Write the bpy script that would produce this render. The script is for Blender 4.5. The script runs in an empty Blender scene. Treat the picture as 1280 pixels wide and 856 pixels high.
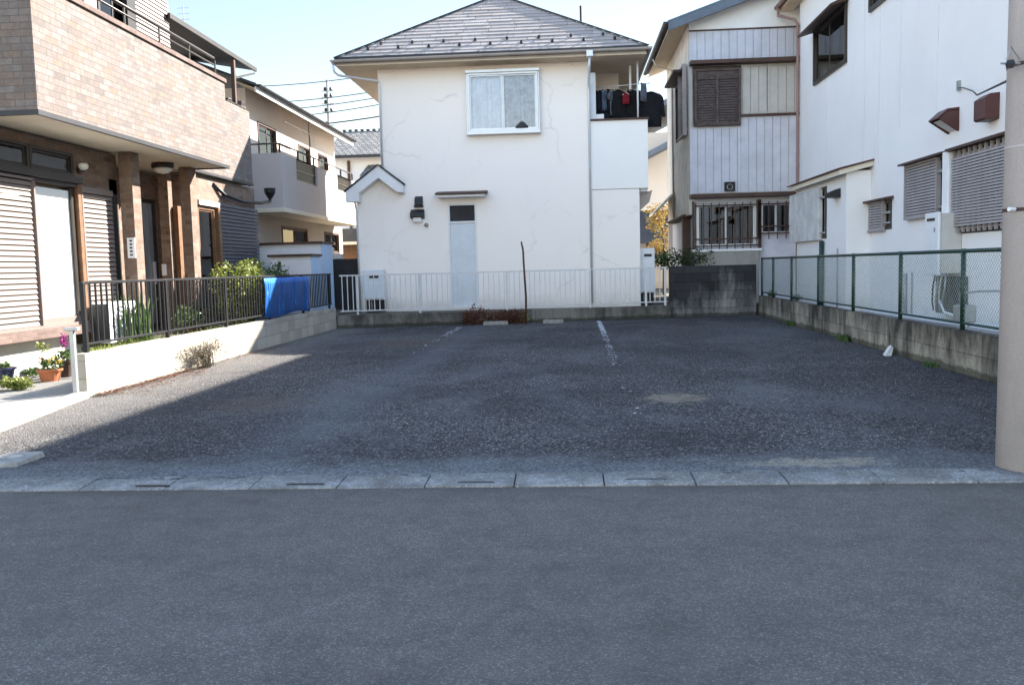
import bpy, bmesh, math, random
from mathutils import Vector, Matrix
random.seed(7)
C = bpy.context.scene.collection
SC = bpy.context.scene
# ------------------------------------------------------------------ camera
CAMH = 1.25
FPX = 1100.0                      # focal length for a picture 1280 wide
YAW, PIT, ROLL = math.radians(3.751), math.radians(4.896), 0.025
_f = Vector((-math.sin(YAW)*math.cos(PIT), math.cos(YAW)*math.cos(PIT), -math.sin(PIT)))
_r = Vector((math.cos(YAW), math.sin(YAW), 0)); _u = _r.cross(_f)
_c, _s = math.cos(ROLL), math.sin(ROLL)
CR, CU = _c*_r-_s*_u, _c*_u+_s*_r
cam = bpy.data.objects.new('camera', bpy.data.cameras.new('camera')); C.objects.link(cam)
cam.matrix_world = Matrix(((CR.x, CU.x, -_f.x, 0), (CR.y, CU.y, -_f.y, 0), (CR.z, CU.z, -_f.z, CAMH), (0, 0, 0, 1)))
cam.data.sensor_width = 36; cam.data.lens = FPX/1280*36; cam.data.clip_end = 1500; cam.data.clip_start = .05
SC.camera = cam
# ------------------------------------------------------------------ light
SUN = Vector((1.235, 1.1, 1.0))
w = bpy.data.worlds.new('World'); SC.world = w; w.use_nodes = True
nt = w.node_tree; nt.nodes.clear()
out = nt.nodes.new('ShaderNodeOutputWorld'); bg = nt.nodes.new('ShaderNodeBackground'); sk = nt.nodes.new('ShaderNodeTexSky')
sk.sky_type = 'NISHITA'; sk.sun_disc = False
EL = math.atan2(SUN.z, math.hypot(SUN.x, SUN.y)); AZ = math.atan2(SUN.x, SUN.y)
sk.sun_elevation = EL; sk.sun_rotation = AZ; sk.air_density = 1.5; sk.dust_density = 0.1; sk.ozone_density = 1.0; sk.altitude = 20
bg.inputs['Strength'].default_value = 0.115
# the low sky ahead is a little deeper than the model's: dim it smoothly towards the horizon on that side
_tc = nt.nodes.new('ShaderNodeTexCoord'); _sx = nt.nodes.new('ShaderNodeSeparateXYZ'); nt.links.new(_tc.outputs['Generated'], _sx.inputs[0])
def _mr(v, a, b_, c, d):
    n = nt.nodes.new('ShaderNodeMapRange'); n.interpolation_type = 'SMOOTHSTEP'; n.inputs[1].default_value = a; n.inputs[2].default_value = b_; n.inputs[3].default_value = c; n.inputs[4].default_value = d
    nt.links.new(v, n.inputs[0]); return n.outputs[0]
_m1 = nt.nodes.new('ShaderNodeMath'); _m1.operation = 'MULTIPLY'; nt.links.new(_mr(_sx.outputs['Y'], 0, .6, 0, 1), _m1.inputs[0]); nt.links.new(_mr(_sx.outputs['Z'], .38, .72, 1, 0), _m1.inputs[1])
_m2 = nt.nodes.new('ShaderNodeMath'); _m2.operation = 'MULTIPLY_ADD'; nt.links.new(_m1.outputs[0], _m2.inputs[0]); _m2.inputs[1].default_value = -.57; _m2.inputs[2].default_value = 1
_vm = nt.nodes.new('ShaderNodeVectorMath'); _vm.operation = 'SCALE'; nt.links.new(sk.outputs[0], _vm.inputs[0]); nt.links.new(_m2.outputs[0], _vm.inputs['Scale'])
_vt = nt.nodes.new('ShaderNodeVectorMath'); _vt.operation = 'MULTIPLY'; _vt.inputs[1].default_value = (1.06, .99, 1.015); nt.links.new(_vm.outputs[0], _vt.inputs[0])
nt.links.new(_vt.outputs[0], bg.inputs[0]); nt.links.new(bg.outputs[0], out.inputs[0])
sl = bpy.data.lights.new('sun', 'SUN'); sl.energy = 5.0; sl.angle = math.radians(.5); sl.color = (1, .94, .85)
so = bpy.data.objects.new('sun', sl); C.objects.link(so); so.rotation_euler = SUN.to_track_quat('Z', 'Y').to_euler(); so.location = (20, 20, 20)
SC.view_settings.view_transform = 'Standard'; SC.view_settings.look = 'None'; SC.view_settings.gamma = 1
SC.view_settings.use_curve_mapping = False; SC.view_settings.exposure = 2.22
SC.render.engine = 'CYCLES'

# ------------------------------------------------------------------ helpers
def P(px, py, **k):
    """the point seen at photo pixel (px,py) on the real plane X=, Y= or Z="""
    d = _f + CR*((px-640)/FPX) - CU*((py-428)/FPX)
    (a, v), = k.items(); i = 'XYZ'.index(a); o = Vector((0, 0, CAMH))
    return o + d*((v-o[i])/d[i])

def tag(o, label=None, cat=None, group=None, kind=None):
    if label: o['label'] = label
    if cat: o['category'] = cat
    if group: o['group'] = group
    if kind: o['kind'] = kind
    return o

def thing(name, label, cat, loc=(0, 0, 0), group=None):
    o = bpy.data.objects.new(name, None); C.objects.link(o); o.location = loc; o.empty_display_size = .2
    return tag(o, label, cat, group)

def wloc(o):
    v = Vector((0, 0, 0))
    while o is not None: v += o.location; o = o.parent
    return v

class Fr:
    """a wall plane: u runs along it, d stands out of it"""
    def __init__(s, kind, c): s.k, s.c = kind, c
    def p(s, u, z, d=0):
        if s.k == '-Y': return Vector((u, s.c-d, z))
        if s.k == '+Y': return Vector((u, s.c+d, z))
        if s.k == '+X': return Vector((s.c+d, u, z))
        return Vector((s.c-d, u, z))

class MB:
    def __init__(s): s.v = []; s.f = []
    def face(s, pts):
        n = len(s.v); s.v += [Vector(p) for p in pts]; s.f.append(list(range(n, n+len(pts)))); return s
    def hexa(s, a):          # 8 points: bottom 4, top 4
        n = len(s.v); s.v += [Vector(p) for p in a]
        for q in ((3,2,1,0),(4,5,6,7),(0,1,5,4),(1,2,6,5),(2,3,7,6),(3,0,4,7)): s.f.append([n+i for i in q])
        return s
    def box(s, x0, x1, y0, y1, z0, z1):
        x0, x1 = min(x0, x1), max(x0, x1); y0, y1 = min(y0, y1), max(y0, y1); z0, z1 = min(z0, z1), max(z0, z1)
        return s.hexa([(x0,y0,z0),(x1,y0,z0),(x1,y1,z0),(x0,y1,z0),(x0,y0,z1),(x1,y0,z1),(x1,y1,z1),(x0,y1,z1)])
    def fb(s, fr, u0, u1, z0, z1, d0, d1):
        a, b = fr.p(u0, z0, d0), fr.p(u1, z1, d1)
        return s.box(a.x, b.x, a.y, b.y, a.z, b.z)
    def bar(s, a, b, w, h, up=Vector((0, 0, 1))):       # rectangular bar from a to b (centred)
        a, b = Vector(a), Vector(b); t = (b-a).normalized(); sd = t.cross(up)
        if sd.length < 1e-4: sd = t.cross(Vector((0, 1, 0)))
        sd.normalize(); uu = sd.cross(t)
        o = []
        for p in (a, b):
            for i, j in ((-1,-1),(1,-1),(1,1),(-1,1)): o.append(p+sd*(i*w/2)+uu*(j*h/2))
        return s.hexa(o)
    def tube(s, pts, r, n=8, cap=True):
        pts = [Vector(p) for p in pts]; rs = r if isinstance(r, (list, tuple)) else [r]*len(pts)
        base = len(s.v); m = len(pts); ref = None
        for i, p in enumerate(pts):
            t = (pts[min(i+1, m-1)]-pts[max(i-1, 0)]).normalized()
            if ref is None:
                ref = t.cross(Vector((0, 0, 1)))
                if ref.length < .05: ref = t.cross(Vector((1, 0, 0)))
            ref = (ref - t*ref.dot(t)).normalized(); bb = t.cross(ref)
            for k in range(n):
                a = 2*math.pi*k/n; s.v.append(p+ref*(math.cos(a)*rs[i])+bb*(math.sin(a)*rs[i]))
        for i in range(m-1):
            for k in range(n):
                a, b = base+i*n+k, base+i*n+(k+1) % n; s.f.append([a, b, b+n, a+n])
        if cap:
            s.f.append([base+k for k in range(n)][::-1]); s.f.append([base+(m-1)*n+k for k in range(n)])
        return s
    def lathe(s, c, prof, n=16):    # prof: (r,z)
        c = Vector(c); base = len(s.v)
        for r, z in prof:
            for k in range(n):
                a = 2*math.pi*k/n; s.v.append(c+Vector((r*math.cos(a), r*math.sin(a), z)))
        for i in range(len(prof)-1):
            for k in range(n):
                a, b = base+i*n+k, base+i*n+(k+1) % n; s.f.append([a, b, b+n, a+n])
        s.f.append([base+k for k in range(n)][::-1]); s.f.append([base+(len(prof)-1)*n+k for k in range(n)])
        return s
    def prism(s, poly, vec):        # polygon extruded along vec
        vec = Vector(vec); n = len(s.v); m = len(poly)
        s.v += [Vector(p) for p in poly]+[Vector(p)+vec for p in poly]
        s.f.append([n+i for i in range(m)][::-1]); s.f.append([n+m+i for i in range(m)])
        for i in range(m): j = (i+1) % m; s.f.append([n+i, n+j, n+m+j, n+m+i])
        return s
    def wall(s, fr, u0, u1, z0, z1, t, holes=()):
        us = sorted({u0, u1, *[h[0] for h in holes], *[h[1] for h in holes]})
        zs = sorted({z0, z1, *[h[2] for h in holes], *[h[3] for h in holes]})
        us = [u for u in us if u0-1e-6 <= u <= u1+1e-6]; zs = [z for z in zs if z0-1e-6 <= z <= z1+1e-6]
        for a, b in zip(us, us[1:]):
            for c, d in zip(zs, zs[1:]):
                mu, mz = (a+b)/2, (c+d)/2
                if any(h[0] < mu < h[1] and h[2] < mz < h[3] for h in holes): continue
                for dd in (0, -t): s.face([fr.p(a, c, dd), fr.p(b, c, dd), fr.p(b, d, dd), fr.p(a, d, dd)])
        for (a, b, c, d) in list(holes)+[(u0, u1, z0, z1)]:
            a, b, c, d = max(a, u0), min(b, u1), max(c, z0), min(d, z1)
            for (p, q) in (((a, c), (b, c)), ((b, c), (b, d)), ((b, d), (a, d)), ((a, d), (a, c))):
                s.face([fr.p(*p, 0), fr.p(*q, 0), fr.p(*q, -t), fr.p(*p, -t)])
        return s
    def build(s, name, mat, parent=None, smooth=False, bevel=0, origin=None, recalc=True):
        if parent is not None: o0 = wloc(parent)
        elif origin is not None: o0 = Vector(origin)
        else:
            xs = [v.x for v in s.v]; ys = [v.y for v in s.v]; zs = [v.z for v in s.v]
            o0 = Vector(((min(xs)+max(xs))/2, (min(ys)+max(ys))/2, min(zs)))
        me = bpy.data.meshes.new(name); me.from_pydata([v-o0 for v in s.v], [], s.f)
        if recalc:
            bm = bmesh.new(); bm.from_mesh(me); bmesh.ops.recalc_face_normals(bm, faces=bm.faces); bm.to_mesh(me); bm.free()
        uv = me.uv_layers.new(name='UVMap'); Z = Vector((0, 0, 1))
        for p in me.polygons:
            n = p.normal; t = Z.cross(n)
            if t.length < .05: t, b = Vector((1, 0, 0)), Vector((0, 1, 0))
            else:
                t.normalize(); b = n.cross(t)
                if abs(t.x) > abs(t.y): t = t*(1 if t.x > 0 else -1)
                else: t = t*(1 if t.y > 0 else -1)
            for li in p.loop_indices:
                co = me.vertices[me.loops[li].vertex_index].co+o0; uv.data[li].uv = (co.dot(t), co.dot(b))
            if smooth: p.use_smooth = True
        me.materials.append(mat)
        o = bpy.data.objects.new(name, me); C.objects.link(o)
        if parent is not None: o.parent = parent
        else: o.location = o0
        if bevel:
            m = o.modifiers.new('bevel', 'BEVEL'); m.width = bevel; m.segments = 2; m.limit_method = 'ANGLE'; m.angle_limit = math.radians(50)
        return o

# ------------------------------------------------------------------ materials
class NM:
    def __init__(s, name, rough=.8, metal=0, spec=.3):
        s.m = bpy.data.materials.new(name); s.m.use_nodes = True; s.t = s.m.node_tree; s.b = s.t.nodes['Principled BSDF']
        s.b.inputs['Roughness'].default_value = rough; s.b.inputs['Metallic'].default_value = metal
        s.b.inputs['Specular IOR Level'].default_value = spec
        s.geo = s.n('NewGeometry'); s.pos = s.geo.outputs['Position']; s.tc = s.n('TexCoord'); s.uv = s.tc.outputs['UV']
    def n(s, ty): return s.t.nodes.new('ShaderNode'+ty)
    def l(s, a, b): s.t.links.new(a, b)
    def scale(s, vec, sc):
        m = s.n('Mapping'); m.inputs['Scale'].default_value = sc; s.l(vec, m.inputs[0]); return m.outputs[0]
    def noise(s, scale, detail=4, rough=.6, vec=None, dist=0):
        n = s.n('TexNoise'); n.inputs['Scale'].default_value = scale; n.inputs['Detail'].default_value = detail
        n.inputs['Roughness'].default_value = rough; n.inputs['Distortion'].default_value = dist; s.l(vec or s.pos, n.inputs['Vector']); return n.outputs['Fac']
    def vor(s, scale, feat='F1', out='Distance', vec=None, rnd=1):
        n = s.n('TexVoronoi'); n.feature = feat; n.inputs['Scale'].default_value = scale; n.inputs['Randomness'].default_value = rnd
        s.l(vec or s.pos, n.inputs['Vector']); return n.outputs[out]
    def ramp(s, fac, *st, inter='LINEAR'):
        r = s.n('ValToRGB'); e = r.color_ramp.elements; r.color_ramp.interpolation = inter
        while len(e) < len(st): e.new(.5)
        for k, (p, c) in enumerate(st): e[k].position = p; e[k].color = (c, c, c, 1) if isinstance(c, (int, float)) else (*c, 1)
        s.l(fac, r.inputs[0]); return r.outputs[0]
    def mix(s, fac, a, b, mode='MIX'):
        m = s.n('Mix'); m.data_type = 'RGBA'; m.blend_type = mode; m.clamp_factor = True
        if isinstance(fac, (int, float)): m.inputs[0].default_value = fac
        else: s.l(fac, m.inputs[0])
        for i, v in ((6, a), (7, b)):
            if isinstance(v, tuple): m.inputs[i].default_value = (*v, 1)
            else: s.l(v, m.inputs[i])
        return m.outputs[2]
    def math(s, op, a, b=None, clamp=False):
        m = s.n('Math'); m.operation = op; m.use_clamp = clamp
        for i, v in ((0, a), (1, b)):
            if v is None: continue
            if isinstance(v, (int, float)): m.inputs[i].default_value = v
            else: s.l(v, m.inputs[i])
        return m.outputs[0]
    def xyz(s, vec=None):
        x = s.n('SeparateXYZ'); s.l(vec or s.pos, x.inputs[0]); return x.outputs
    def col(s, c):
        if isinstance(c, tuple): s.b.inputs['Base Color'].default_value = (*c, 1)
        else: s.l(c, s.b.inputs['Base Color'])
        return s
    def bump(s, h, dist=.01, st=.5):
        b = s.n('Bump'); b.inputs['Distance'].default_value = dist; b.inputs['Strength'].default_value = st
        s.l(h, b.inputs['Height']); s.l(b.outputs[0], s.b.inputs['Normal']); return s

def worn(name, c, rough=.6, var=.18, metal=0, scale=3, bump=0, spec=.3, streak=0):
    """plain painted / plastic / metal surface with a little dirt and unevenness"""
    m = NM(name, rough, metal, spec)
    n = m.noise(scale, 5, .65); d = tuple(x*(1-var*1.6) for x in c); b = tuple(min(1, x*(1+var*.5)) for x in c)
    cc = m.ramp(n, (.3, d), (.62, c), (.8, b))
    if streak:
        s2 = m.noise(1, 4, .6, m.scale(m.pos, (9, 9, .5)))
        cc = m.mix(m.ramp(s2, (.5, 0), (.8, streak)), cc, tuple(x*.45 for x in c))
    m.col(cc)
    if bump: m.bump(m.noise(60, 3), .004, bump)
    return m.m

def stucco(name, c, dirt=.25, crack=False, blue=0, base=0.0, spot=.0):
    m = NM(name, .92, 0, .15)
    n = m.noise(.7, 6, .6); n2 = m.noise(1, 5, .65, m.scale(m.pos, (5, 5, .45)))
    cc = m.ramp(n, (.25, tuple(x*(1-dirt*.55) for x in c)), (.6, c), (.85, tuple(min(.93, x*1.03) for x in c)))
    cc = m.mix(m.ramp(n2, (.55, 0), (.85, dirt)), cc, (c[0]*.55, c[1]*.53, c[2]*.5))
    # splash dirt near the ground
    z = m.xyz()[2]; zz = m.math('ADD', z, m.math('MULTIPLY', m.noise(3, 4), -.5))
    cc = m.mix(m.ramp(zz, (.0, .45), (.35, 0.0)), cc, (c[0]*.5, c[1]*.49, c[2]*.44))
    if crack:
        wv = m.n('VectorMath'); wv.operation = 'ADD'; wn = m.n('TexNoise'); wn.inputs['Scale'].default_value = 1.5; wn.inputs['Detail'].default_value = 5
        m.l(m.pos, wn.inputs[0]); m.l(m.pos, wv.inputs[0]); sc = m.n('VectorMath'); sc.operation = 'SCALE'; sc.inputs['Scale'].default_value = .9
        m.l(wn.outputs['Color'], sc.inputs[0]); m.l(sc.outputs[0], wv.inputs[1])
        e = m.vor(.62, 'DISTANCE_TO_EDGE', 'Distance', wv.outputs[0])
        ln = m.math('MULTIPLY', m.ramp(e, (0, 1), (.008, .6), (.02, 0)), m.ramp(m.noise(.8, 3), (.45, 0), (.62, .36)))
        cc = m.mix(ln, cc, (c[0]*.45, c[1]*.45, c[2]*.45))
    m.col(cc)
    m.bump(m.math('ADD', m.noise(45, 5, .7), m.math('MULTIPLY', m.noise(6, 3), .6)), .006, .45)
    return m.m

def brick(name, cols, mortar, bw=.3, bh=.1, ms=.006, rough=.8, bump=.6, offset=.5):
    m = NM(name, rough, 0, .25)
    b = m.n('TexBrick'); b.inputs['Scale'].default_value = 1; b.inputs['Brick Width'].default_value = bw; b.inputs['Row Height'].default_value = bh
    b.inputs['Mortar Size'].default_value = ms; b.inputs['Mortar Smooth'].default_value = .25; b.offset = offset
    b.inputs['Color1'].default_value = (0, 0, 0, 1); b.inputs['Color2'].default_value = (1, 1, 1, 1); b.inputs['Mortar'].default_value = (.5, .5, .5, 1)
    m.l(m.uv, b.inputs['Vector'])
    st = [(i/(len(cols)-1), c) for i, c in enumerate(cols)]
    cc = m.ramp(b.outputs['Color'], *st)
    n = m.noise(14, 5, .7); cc = m.mix(m.ramp(n, (.3, .55), (.7, 0)), cc, tuple(x*.55 for x in cols[0]))
    cc = m.mix(b.outputs['Fac'], cc, mortar)
    m.col(cc)
    h = m.math('ADD', m.math('MULTIPLY', b.outputs['Fac'], -1), m.math('MULTIPLY', n, .6))
    m.bump(h, .008, bump); return m.m

M = {}
M['stucco_cream'] = stucco('stucco_cream', (.94, .885, .83), .05, True)
M['stucco_white'] = stucco('stucco_white', (.8, .79, .79), .12)
M['stucco_balcony'] = stucco('stucco_balcony', (.9, .88, .85), .06)
M['stucco_grey'] = stucco('stucco_grey', (.47, .44, .43), .12)
M['stucco_tan'] = stucco('stucco_tan', (.36, .32, .28), .15)
M['stucco_peach'] = stucco('stucco_peach', (.72, .64, .56), .1)
M['foundation'] = stucco('foundation', (.62, .6, .56), .2)
M['soffit'] = worn('soffit', (.68, .62, .5), .8, .06)
M['soffit_brown'] = worn('soffit_brown', (.62, .5, .36), .8, .08)
M['white'] = worn('white_paint', (.78, .79, .8), .45, .06)
M['rail_white'] = worn('aged_white_rail', (.66, .66, .67), .5, .12, streak=.2)
M['white_dirty'] = worn('white_dirty', (.66, .66, .65), .6, .2, streak=.3)
M['bluewhite'] = worn('pale_blue_door', (.66, .71, .76), .4, .08)
M['alu'] = worn('aluminium', (.66, .69, .73), .35, .06, .3)
M['grey_metal'] = worn('grey_metal', (.38, .39, .4), .45, .15, .5)
M['black_metal'] = worn('black_metal', (.011, .011, .013), .5, .2, 0, spec=.25)
M['dark_bronze'] = worn('dark_bronze', (.045, .036, .03), .4, .2, .3, spec=.5)
M['brown'] = worn('brown_frame', (.17, .095, .05), .5, .2)
M['brown_trim'] = worn('brown_trim', (.085, .05, .04), .6, .25)
M['maroon'] = worn('maroon', (.085, .028, .025), .45, .2, spec=.45)
M['pink_pipe'] = worn('old_rose_pipe', (.3, .19, .17), .5, .2)
M['gutter'] = worn('gutter_beige', (.42, .38, .35), .5, .12)
M['cap_dark'] = worn('dark_cap', (.03, .031, .036), .5, .2)
M['rust'] = worn('rust', (.11, .055, .035), .9, .45, scale=25, bump=.6)
M['green_metal'] = worn('green_paint', (.014, .045, .034), .45, .35, 0, scale=20, spec=.5)
M['shutter_beige'] = worn('shutter_beige', (.21, .165, .145), .5, .08)
M['shutter_grey'] = worn('shutter_grey', (.34, .31, .31), .55, .12)
M['shutter_dark'] = worn('shutter_dark', (.055, .058, .075), .5, .12)
M['shutter_brown'] = worn('old_brown_louvre', (.11, .085, .08), .7, .4, scale=12)
M['siding'] = worn('siding_bluewhite', (.56, .58, .66), .6, .1, streak=.16)
M['siding_beige'] = worn('siding_beige', (.5, .49, .47), .6, .1, streak=.15)
M['siding_side'] = worn('siding_side', (.74, .72, .66), .7, .15, streak=.25)
M['roof_blue'] = worn('roof_slate_blue', (.12, .15, .19), .5, .2, .1)
M['roof_dark'] = worn('roof_dark', (.06, .065, .075), .7, .2)
M['tarp'] = worn('blue_tarp', (.02, .15, .52), .5, .12, spec=.25)
M['shed'] = worn('shed_white', (.66, .67, .71), .45, .05)
M['shed_blue'] = worn('shed_side', (.38, .52, .7), .45, .05)
M['paper'] = worn('paper', (.6, .6, .6), .7, .05)
M['heater'] = worn('heater_casing', (.72, .75, .79), .35, .05)
M['heater_side'] = worn('heater_side', (.55, .54, .52), .5, .1)
M['terracotta'] = worn('terracotta', (.48, .16, .07), .7, .12)
M['navy'] = worn('navy_pot', (.02, .025, .07), .3, .1, spec=.5)
M['wood_brown'] = worn('wood_orange_brown', (.2, .105, .055), .55, .25, scale=10)
M['black_plastic'] = worn('black_plastic', (.02, .02, .022), .45, .1)
M['rubber_wire'] = worn('cable', (.03, .03, .03), .6, .05)
M['lampglass'] = worn('frosted_lamp_glass', (.75, .76, .74), .25, .03)
M['curtain'] = worn('curtain_paleblue', (.78, .83, .93), .9, .12, scale=9)
M['net'] = worn('net_curtain', (.46, .48, .56), .9, .25, scale=7)
M['curtain_dark'] = worn('curtain_dark', (.05, .05, .055), .9, .2)
M['curtain_tan'] = worn('curtain_tan', (.48, .42, .36), .9, .15)
M['blind_white'] = worn('white_blind', (.82, .83, .8), .7, .03)
M['cloth_black'] = worn('cloth_black', (.012, .013, .016), .95, .3, scale=15)
M['cloth_navy'] = worn('cloth_navy', (.02, .026, .045), .95, .3, scale=15)
M['cloth_grey'] = worn('cloth_grey', (.13, .14, .17), .95, .3, scale=15)
M['cloth_red'] = worn('cloth_darkred', (.2, .015, .025), .95, .2, scale=15)
M['cloth_white'] = worn('cloth_white', (.7, .72, .75), .95, .1, scale=15)
M['cloth_jeans'] = worn('cloth_denim', (.14, .19, .27), .95, .35, scale=10)
M['soil'] = worn('soil', (.09, .065, .045), .95, .4, scale=8, bump=.5)
M['granite'] = worn('marker_stone', (.3, .285, .26), .85, .25, scale=12, bump=.4)
M['bark'] = worn('bark', (.1, .075, .055), .9, .3, scale=12, bump=.5)
M['tile_wall'] = brick('brick_tile', [(.14, .115, .105), (.205, .175, .16), (.17, .135, .118), (.225, .195, .18), (.205, .145, .11), (.215, .19, .178)], (.11, .095, .09), .22, .075, .004)
M['tile_dark'] = brick('brick_tile_brown', [(.15, .1, .072), (.26, .185, .145), (.2, .13, .092), (.29, .215, .175)], (.2, .17, .15), .22, .075, .004)
M['tile_cap'] = brick('coping_tile', [(.13, .085, .07), (.2, .14, .12)], (.16, .13, .12), .2, .05, .004)
_m = NM('roof_slate', .95, 0, .08); _oi = _m.geo.outputs['Random Per Island']
_m.col(_m.mix(_m.ramp(_m.noise(5, 5, .7), (.3, .5), (.7, 0)), _m.ramp(_oi, (0, (.31, .275, .255)), (.5, (.37, .325, .3)), (1, (.43, .38, .35))), (.22, .2, .195)))
_m.bump(_m.noise(60, 4), .005, .5); M['slate'] = _m.m
M['kawara'] = brick('grey_roof_tile', [(.16, .15, .14), (.3, .28, .25)], (.05, .05, .05), .25, .28, .03, .7, 1)

def glass(name, tint=(.75, .85, .9), refl=.1):
    m = bpy.data.materials.new(name); m.use_nodes = True; t = m.node_tree; t.nodes.clear()
    o = t.nodes.new('ShaderNodeOutputMaterial'); mx = t.nodes.new('ShaderNodeMixShader'); tr = t.nodes.new('ShaderNodeBsdfTransparent')
    gl = t.nodes.new('ShaderNodeBsdfGlossy'); gl.inputs['Roughness'].default_value = .02; fr = t.nodes.new('ShaderNodeFresnel'); fr.inputs['IOR'].default_value = 1.5
    a = t.nodes.new('ShaderNodeMath'); a.operation = 'ADD'; a.inputs[1].default_value = refl; a.use_clamp = True
    tr.inputs[0].default_value = (*tint, 1)
    t.links.new(fr.outputs[0], a.inputs[0]); t.links.new(a.outputs[0], mx.inputs[0]); t.links.new(tr.outputs[0], mx.inputs[1]); t.links.new(gl.outputs[0], mx.inputs[2]); t.links.new(mx.outputs[0], o.inputs[0])
    return m
M['glass'] = glass('window_glass', (.95, .96, .98), .02); M['glass_dark'] = glass('dark_window_glass', (.25, .28, .3), .12)
M['frost'] = worn('frosted_glass', (.3, .32, .33), .25, .1, spec=.5)

def leafmat(name, c1, c2, c3=None):
    m = NM(name, .55, 0, .35)
    oi = m.geo.outputs['Random Per Island']
    m.col(m.ramp(oi, (0, c1), (.6, c2), (1, c3 or c2)))
    m.b.inputs['Transmission Weight'].default_value = 0
    tr = m.n('BsdfTranslucent'); mx = m.n('MixShader'); mx.inputs[0].default_value = .3; o = m.t.nodes['Material Output']
    m.l(m.ramp(oi, (0, c1), (1, c2)), tr.inputs[0]); m.l(m.b.outputs[0], mx.inputs[1]); m.l(tr.outputs[0], mx.inputs[2]); m.l(mx.outputs[0], o.inputs[0])
    return m.m
M['leaf'] = leafmat('leaf_green', (.03, .07, .015), (.07, .13, .03), (.12, .17, .05))
M['leaf_dark'] = leafmat('leaf_dark', (.015, .035, .012), (.04, .075, .02))
M['leaf_light'] = leafmat('leaf_light', (.12, .17, .03), (.24, .26, .06), (.34, .34, .11))
M['leaf_autumn'] = leafmat('leaf_autumn', (.3, .12, .03), (.3, .25, .05), (.12, .14, .03))
M['leaf_red'] = leafmat('leaf_redbrown', (.08, .022, .014), (.17, .05, .03), (.12, .09, .03))
M['leaf_dry'] = leafmat('leaf_dry', (.07, .05, .03), (.14, .11, .065), (.06, .07, .025))
M['petal_purple'] = leafmat('petal_purple', (.2, .01, .12), (.35, .03, .22))
M['petal_yellow'] = leafmat('petal_yellow', (.6, .35, .02), (.65, .5, .06))
M['petal_orange'] = leafmat('petal_orange', (.6, .2, .02), (.65, .3, .04))

# asphalt of the street: fine aggregate
ROADY_ = 4.93
m = NM('road_asphalt', .93, 0, .12)
v = m.vor(165, 'F1', 'Color'); s1 = m.n('SeparateColor'); m.l(v, s1.inputs[0])
base = m.ramp(s1.outputs[0], (0, (.108, .096, .085)), (.5, (.142, .126, .114)), (.84, (.18, .162, .147)), (.98, (.27, .248, .225)))
cc = m.mix(m.ramp(m.noise(.55, 5, .6), (.35, .0), (.65, .42)), base, (.108, .094, .084))
cc = m.mix(m.ramp(m.noise(25, 4, .7), (.3, .35), (.7, 0)), cc, (.085, .078, .07))
cc = m.mix(m.ramp(m.noise(5, 7, .72, None, .5), (.4, .5), (.56, 0)), cc, (.72, .72, .72), 'MULTIPLY')
cc = m.mix(m.ramp(m.noise(2.2, 5, .7, m.scale(m.pos, (.3, 1.2, 1))), (.48, 0), (.66, .5)), cc, (.8, .8, .8), 'MULTIPLY')
_y = m.xyz()[1]
cc = m.mix(m.ramp(m.math('ADD', _y, m.math('MULTIPLY', m.noise(1.5, 5, .7), .8)), (0, 0), (1, 0)), cc, cc) if False else cc
cc = m.mix(m.math('MULTIPLY', m.ramp(m.math('SUBTRACT', ROADY_, _y), (0, .7), (.22, 0)), m.ramp(m.noise(2.5, 5, .7), (.35, 0), (.6, 1))), cc, (.06, .055, .05))
_st = m.vor(.9, 'F1', 'Distance'); cc = m.mix(m.math('MULTIPLY', m.ramp(_st, (.03, .5), (.12, 0)), m.ramp(m.noise(9, 3), (.4, 0), (.6, 1))), cc, (.06, .055, .052))
cc = m.mix(m.ramp(m.noise(1.4, 4, .6, m.scale(m.pos, (.25, 1.6, 1))), (.5, 0), (.8, .12)), cc, (.165, .15, .14))
m.col(cc); m.bump(m.math('ADD', m.vor(150), m.math('MULTIPLY', m.noise(300, 2), .5)), .004, .8); M['road'] = m.m
# asphalt of the parking lot: coarse, weathered, stones loose on it
m = NM('lot_asphalt', .95, 0, .1)
v = m.vor(74, 'F1', 'Color'); s1 = m.n('SeparateColor'); m.l(v, s1.inputs[0])
base = m.ramp(s1.outputs[0], (0, (.026, .023, .023)), (.4, (.048, .043, .043)), (.7, (.086, .078, .076)), (.9, (.16, .15, .143)), (1, (.36, .345, .32)))
v2 = m.vor(160, 'F1', 'Color'); s2 = m.n('SeparateColor'); m.l(v2, s2.inputs[0])
base = m.mix(m.ramp(s2.outputs[1], (.9, 0), (1, .8)), base, (.3, .3, .3))
cc = m.mix(m.ramp(m.noise(.45, 6, .62), (.4, 0), (.62, .55)), base, (.034, .031, .033))
cc = m.mix(m.math('MULTIPLY', m.ramp(m.noise(.55, 6, .68, m.scale(m.pos, (1.3, .7, 1)), .6), (.5, 0), (.66, .75)), m.ramp(s2.outputs[0], (.2, .25), (.8, 1))), cc, (.15, .15, .152))
X, Y, _ = m.xyz()
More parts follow.
